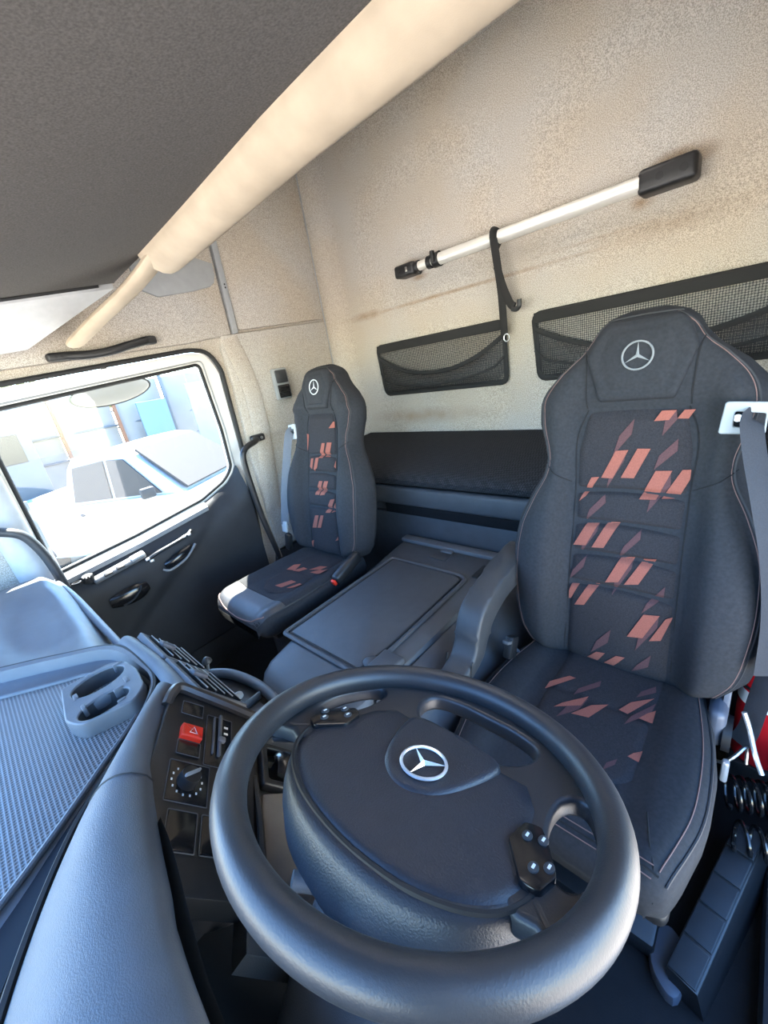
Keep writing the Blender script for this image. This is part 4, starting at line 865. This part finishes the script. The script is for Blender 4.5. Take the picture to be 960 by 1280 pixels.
obj('slide_bar', *rbox(FP(.066, .076, .006), (.085, .006, .006), .002, 2, np.stack([sx_, sy_, sn_], 1)), 'dash', sl_)
obj('slide_bar', *rbox(FP(.068, .066, .005), (.075, .003, .004), .001, 2, np.stack([sx_, sy_, sn_], 1)), 'dash', sl_)
for a_ in (.045, .058): obj('slide_icon', *rbox(FP(a_, .088, .0035), (.004, .007, .001), .0003, 1, np.stack([sx_, sy_, sn_], 1)), 'white', sl_)
obj('slide_knob', *rbox(FP(.078, .079, .008), (.010, .012, .008), .003, 2, np.stack([sx_, sy_, sn_], 1)), 'sill', sl_)
dl = slot('dial_panel', .130, .192, .006, .064, .002)
kn = obj('light_dial', *cyl(FP(.160, .033, 0), FP(.160, .033, .016), .0155, 24, .0135), 'blackp', dl)
obj('dial_pointer', *rbox(FP(.160, .033, .018), (.004, .026, .006), .0018, 2, np.stack([sx_ * .8 + sy_ * .6, sy_ * .8 - sx_ * .6, sn_], 1)), 'greyp', kn)
for i in range(11):
    a = -2.4 + i * .45; obj('dial_mark', *rbox(FP(.160 + .022 * math.cos(a), .033 + .022 * math.sin(a), .0022), (.0032, .0022, .0006), 0, 1, np.stack([sx_, sy_, sn_], 1)), 'white', dl)
slot('blank_cover', .205, .255, .014, .052); slot('blank_switch', .205, .255, .060, .10)
for a_, b_ in ((.10, .118), (.125, .118), (.15, .108), (.19, .108)):
    o = slot('rocker_switch', a_ - .01, a_ + .01, b_ - .012, b_ + .012, .004); obj('rocker_icon', *rbox(FP(a_, b_, .0045), (.004, .010, .001), .0003, 1, np.stack([sx_, sy_, sn_], 1)), 'white', o)
# lower column-side panel with the park brake unit
FQ = Fr(FP(0, 0, -.012), sx_, sy_, sn_)
lp = obj('side_panel', *prism([(-.02, .145), (.34, .130), (.36, .34), (-.02, .34)], -.03, .0, FQ, .003), 'dashd', ds)
obj('knee_pad', *prism(rnd(sub([(.150, .155), (.30, .14), (.33, .29), (.11, .29)], .01), 1), 0, .012, FQ, .004), 'knee', lp)
obj('panel_gap', *tube([FQ(.12, .146, .006), FQ(.20, .148, .012), (FQ(.30, .15, .012))], .005, 6), 'rubber', lp)
pk = thing('park_brake_lever', tuple(FQ(.09, .2, .0)), 'black park brake lever in a raised surround behind the steering wheel', 'lever')
obj('surround', *ring_of(rr(.05, .135, .155, .245, .012), [rr(.062, .123, .167, .235, .01)], FQ, 0, .016, .003), 'blackp', pk)
obj('socket', *prism(rr(.06, .125, .165, .237, .008), -.001, .002, FQ), 'gloss', pk)
obj('lever_grip', *tube(catmull([FQ(.075, .2, .004), FQ(.08, .2, .02), FQ(.10, .2, .028), FQ(.118, .2, .022)], 5), [.012] * 4 + [.022] * 12, 12, flat=.5, up=sn_), 'gloss', pk)

# ================================================================== STEERING WHEEL
AL = .3475; WC = np.array([.6335, .2287, .9535])
FH = Fr(WC, (1, 0, 0), (0, -math.cos(AL), math.sin(AL)), (0, math.sin(AL), math.cos(AL)))
sw = thing('steering_wheel', tuple(FH(0, 0, -.05)), 'large worn black steering wheel with an airbag pad and silver star emblem', 'steering wheel')
rim = []
for a in np.linspace(0, 2 * math.pi, 96, endpoint=False):
    c, s_ = math.cos(a), math.sin(a); rim.append([FH((.206 + .0175 * math.cos(q)) * c, (.206 + .0175 * math.cos(q)) * s_, .0195 * math.sin(q)) for q in np.linspace(0, 2 * math.pi, 20, endpoint=False)])
obj('rim', *loft(rim + [rim[0]], True, False), 'leather', sw)
arc = lambda r, a0, a1, n: [(r * math.cos(math.radians(a)), r * math.sin(math.radians(a))) for a in np.linspace(a0, a1, n)]
half = [(.199, .076), (.182, .062), (.166, .056), (.152, .060), (.136, .055), (.11, .06), (.085, .065), (.045, .07)]
plate = [(x, y) for x, y in half[::-1]] + arc(.206, 20, -200, 60) + [(-x, y) for x, y in half] + [(0, .072)]
oB = rnd(sub([(-.082, -.163), (-.04, -.1725), (.04, -.1725), (.082, -.163), (.088, -.13), (.068, -.095), (.03, -.088), (-.03, -.088), (-.068, -.095), (-.088, -.13)], .02), 2)
oL = rnd([(.152, -.112), (.136, -.095), (.136, -.055), (.149, -.015), (.164, .008), (.18, .006), (.187, -.012), (.188, -.045), (.178, -.08), (.165, -.103)], 2)
oR = [(-x, y) for x, y in oL]
obj('spoke_plate', *ring_of(plate, [oB, oL, oR], FH, -.034, -.010, .006), 'leather', sw, angle=55)
seam = [(.155, .022), (.150, .045), (.140, .066), (.122, .084), (.098, .098), (.068, .109), (.034, .115), (0, .117)]
seamf = catmull(seam + [(-x, y) for x, y in seam[-2::-1]], 5)
top_ = [(-.150, -.01), (-.134, -.03), (-.126, -.06), (-.105, -.088), (-.07, -.086), (-.03, -.080), (0, -.079), (.03, -.080), (.07, -.086), (.105, -.088), (.126, -.06), (.134, -.03), (.150, -.01)]
PADO = [tuple(p) for p in seamf] + top_
hub = [(x * 1.02, y * 1.155) if y > .02 else (x * .98, y) for x, y in PADO]
obj('hub_shell', *loft([[FH(x * .62, y * .70, -.135) for x, y in hub], [FH(x * .86, y * .90, -.10) for x, y in hub], [FH(x * .975, y * .985, -.075) for x, y in hub], [FH(x, y, -.052) for x, y in hub], [FH(x * .998, y * .995, -.036) for x, y in hub], [FH(x * .985, y * .975, -.022) for x, y in hub], [FH(x * .965, y * .945, -.014) for x, y in hub], [FH(x * .93, y * .9, -.011) for x, y in hub], [FH(x * .85, y * .8, -.011) for x, y in hub]]), 'pad', sw, angle=50)
pd = obj('airbag_pad', *dome(PADO, FH, -.020, -.008, .004, 10, -.03), 'pad', sw, angle=60)
obj('pad_gap', *tube([FH(x * 1.010, y * 1.012, -.0115) for x, y in seamf], .0030, 6), 'rubber', sw)
ep = rnd([(-.072, -.086), (-.066, -.045), (-.045, .010), (-.022, .030), (0, .036), (.022, .030), (.045, .010), (.066, -.045), (.072, -.086), (.03, -.093), (-.03, -.093)], 2)
e2 = obj('emblem_pad', *dome(ep, FH, -.008, -.0015, .001, 8, -.03), 'pad', pd, angle=60)
FE = Fr(FH(0.003, -.010, .0005), FH.x, FH.y, FH.z)
emblem('emblem', FE, .0268, 'chrome', e2, .003)
obj('emblem_disc', *prism(el(0, 0, .025, .025), -.004, -.0005, FE), 'pad', e2)
for sg in (-1, 1):
    bo = [(sg * x, y) for x, y in rnd(sub([(.117, .004), (.121, -.026), (.136, -.032), (.148, -.018), (.166, .010), (.160, .034), (.144, .038)], .008), 2)]
    bp2 = obj('button_panel', *prism(bo, -.020, -.0025, FH, .002), 'gloss', sw)
    for x, y in ((.130, -.010), (.1435, -.016), (.1475, .018), (.158, .008)):
        b_ = obj('button', *prism([(sg * (x + q[0]), y + q[1]) for q in el(0, 0, .0048, .0062, 16)], -.004, -.0008, FH, .001), 'dashd', bp2)
        obj('button_icon', *rbox(FH(sg * x, y, -.0007), (.0024, .0055, .0008), .0002, 1, np.stack([FH.x, FH.y, FH.z], 1)), 'white', b_)
# column under the wheel
co = thing('steering_column', tuple(FH(0, .05, -.3)), 'dark steering column shroud below the wheel hub', 'steering column')
obj('shroud', *loft([[FH(sx * math.copysign(abs(math.cos(a)) ** .6, math.cos(a)), cy_ + sy2 * math.copysign(abs(math.sin(a)) ** .6, math.sin(a)), h_) for a in np.linspace(0, 2 * math.pi, 32, endpoint=False)] for h_, sx, sy2, cy_ in [(-.12, .06, .055, .015), (-.13, .075, .07, .02), (-.2, .08, .075, .05), (-.36, .075, .08, .10), (-.55, .07, .07, .16)]]), 'dash', co)
obj('stalk', *tube(catmull([FH(-.02, .05, -.16), FH(-.05, .085, -.13), FH(-.075, .115, -.12)], 5), .010, 10), 'sill', co)
obj('tilt_lever', *rbox(FH(.04, .155, -.075), (.045, .02, .012), .004), 'alu', co)

# ================================================================== OUTSIDE
gr = obj('ground', *rbox((0, 0, -1.45), (80, 80, .2), 0), 'ground'); gr['kind'] = 'structure'; gr['label'] = 'bright sunlit yard ground'
pt = thing('pickup_truck', (-6.6, 2.0, -1.5), 'white pickup truck parked outside the passenger window', 'vehicle')
ca, sa = .842, .54
FT = Fr((-7.16, 2.41, -1.35), (1.25 * ca, 1.25 * sa, 0), (-1.25 * sa, 1.25 * ca, 0), (0, 0, 1.25))        # x forward, y away from the cab, z up
def bodyring(y, k):
    pr_ = [(-2.6, .45), (-2.65, .6), (-2.65, 1.05), (-.95, 1.08), (-.75, 1.10), (.55, 1.12), (1.0, 1.10), (2.2, 1.0), (2.4, .9), (2.45, .5), (2.2, .4), (-2.4, .4)]
    return [FT(x, y, z * k + (1 - k) * .6) for x, z in pr_]
obj('body', *loft([bodyring(y, k) for y, k in [(-.84, .93), (-.88, 1), (.88, 1), (.84, .93)]]), 'car', pt, angle=30)
cabr = lambda y, k: [FT(x * (1 if z < 1.3 else k), y * (1 if z < 1.3 else .88), z) for x, z in [(-.85, 1.06), (-.70, 1.55), (-.55, 1.70), (.0, 1.73), (.25, 1.68), (.95, 1.08)]]
obj('cab', *loft([cabr(y, 1) for y in (-.82, -.75, .75, .82)]), 'car', pt, angle=30)
for xs in ([(-.66, 1.14), (-.56, 1.58), (-.08, 1.62), (-.08, 1.14)], [(-.02, 1.14), (-.02, 1.62), (.22, 1.60), (.66, 1.14)]):
    g = MB(); P3 = [FT(x, -.835 + .19 * (z - 1.14) / 1.3 - .0, z) for x, z in xs]; Q3 = [p + FT.y * .02 for p in P3]; g.add(*loft([P3, Q3])); g.build('side_window', 'carglass', pt, smooth=False)
wsv = [FT(.30, -.62, 1.66), FT(.30, .62, 1.66), FT(.94, .72, 1.13), FT(.94, -.72, 1.13)]; wn_ = np.array(FT(.03, 0, .03)) - FT(0, 0, 0)
obj('windscreen', *loft([[p + wn_ * .3 for p in wsv], [p + wn_ for p in wsv]]), 'carglass', pt, smooth=False)
for x in (-1.7, 1.6):
    for y in (-.78, .78): obj('wheel', *cyl(FT(x, y - .1, .36), FT(x, y + .1, .36), .45, 24), 'tyre', pt)
obj('door_mirror', *rbox(FT(.62, -1.0, 1.2), (.12, .2, .16), .03, 2), 'tyre', pt)
obj('door_handle', *rbox(FT(-.55, -.90, .98), (.14, .05, .03), .01), 'tyre', pt)
# curb mirror outside the passenger window
cm = thing('kerb_mirror', (-1.42, .60, 1.5), 'rounded kerb mirror hanging outside above the passenger window', 'mirror')
obj('mirror_glass', *dome(el(0, 0, .17, .055, 28), Fr((-1.40, .62, 1.475), (0, 1, .07), (.35, 0, .94), (.94, 0, -.35)), 0, .004, .012), 'panelw', cm)
obj('mirror_housing', *dome(el(0, 0, .18, .062, 28), Fr((-1.402, .62, 1.476), (0, 1, .07), (.35, 0, .94), (-.94, 0, .35)), 0, .03, .02), 'tyre', cm)
obj('mirror_arm', *tube([(-1.43, .62, 1.50), (-1.38, .62, 1.62), (-1.27, .62, 1.68)], .015, 8), 'tyre', cm)
# fence, panels and planting across the yard
fn = thing('panel_fence', (-12, 3, -1.5), 'pale panel fence across the yard behind the pickup', 'fence')
for i in range(7):
    y = -2.4 + i * 1.25; obj('fence_panel', *rbox((-12.4 + .18 * i, y, .30), (.05, 1.22, 3.4), .01), 'panelw', fn)
    obj('fence_post', *rbox((-12.3 + .18 * i, y - .62, .35), (.08, .08, 3.6), .01), 'rust' if i in (4, 5) else 'fence', fn)
for z in (.4, 1.0): obj('fence_rail', *tube([(-12.34, -3, z), (-11.25, 5.6, z)], .03, 6), 'fence', fn)
hb = thing('site_board', (-9.6, 5.6, -1.5), 'big white board standing to the right of the pickup', 'board')
obj('board', *rbox((-9.6, 5.9, .1), (.08, 2.8, 3.2), .02, 1, rot('Z', -.5)), 'panelw', hb)
obj('board_leg', *rbox((-9.75, 5.2, -.7), (.08, .08, 1.6), .01), 'rust', hb)
bpn = tag(obj('blue_gate', *rbox((-11.0, 4.0, .35), (.05, .75, 2.2), .01), 'bluep'), 'blue steel gate leaf beside the white board', 'gate')
mf = thing('mesh_fence', (-4.4, -.2, -1.5), 'grey wire mesh fence panel near the front of the passenger window', 'fence')
for i in range(25): obj('vertical_wire', *cyl((-4.4 - .06 * i, .32 + .015 * i - .05 * i, -1.5), (-4.4 - .06 * i, .32 + .015 * i - .05 * i, .62), .010, 5), 'fence', mf)
for i in range(14): obj('cross_wire', *cyl((-4.4, .32, -1.4 + .15 * i), (-5.9, -.53, -1.4 + .15 * i), .009, 5), 'fence', mf)
for q in (0, 24): obj('mesh_post', *cyl((-4.4 - .06 * q, .32 - .035 * q, -1.5), (-4.4 - .06 * q, .32 - .035 * q, .7), .03, 8), 'fence', mf)
def shrub(x, y, z, r, label):
    s_ = thing('shrub', (x, y, -1.5), label, 'shrub', 'shrubs beyond the fence'); g = MB(); rd = random.Random(int(x * 10 + y * 7))
    for i in range(420):
        d = np.array([rd.gauss(0, 1) for _ in range(3)]); d /= np.linalg.norm(d); p = np.array([x, y, z]) + d * r * rd.uniform(.55, 1) * (1, 1.2, .8)
        t1 = np.cross(d, [rd.random(), rd.random(), rd.random()]); t1 /= np.linalg.norm(t1) + 1e-6; t2 = np.cross(d, t1) + d * .4; L = rd.uniform(.1, .2)
        g.add([p - t1 * L * .4, p + t2 * L, p + t1 * L * .4, p - t2 * L * .6], [(0, 1, 2, 3)])
    fo_ = g.build('foliage', 'leaf', s_, smooth=False); obj('stem', *tube([(x, y, -1.5), (x + .05, y, z)], .08, 8), 'rust', s_)
shrub(-14.5, 1.6, 2.1, 1.0, 'yellow-green shrub rising above the fence at the left of the window'); shrub(-15.2, 4.6, 1.9, .9, 'rounder green shrub above the middle of the pale fence')

sd = thing('yard_shed', (-11.3, .55, -1.35), 'grey shed at the far left of the yard behind the mesh fence', 'building')
obj('shed_wall', *rbox((-11.3, .55, .3), (1.2, 1.5, 3.3), .02), 'fence', sd)
obj('shed_roof', *rbox((-11.3, .55, 2.0), (1.4, 1.8, .12), .02), 'panelw', sd)
obj('shed_window', *rbox((-10.69, .85, .95), (.04, .5, .6), .01), 'carglass', sd)
for i in range(6): obj('fence_board', *rbox((-12.30 + .0, 1.2, -.9 + i * .45), (.03, 8.2, .05), .005), 'fence', fn)
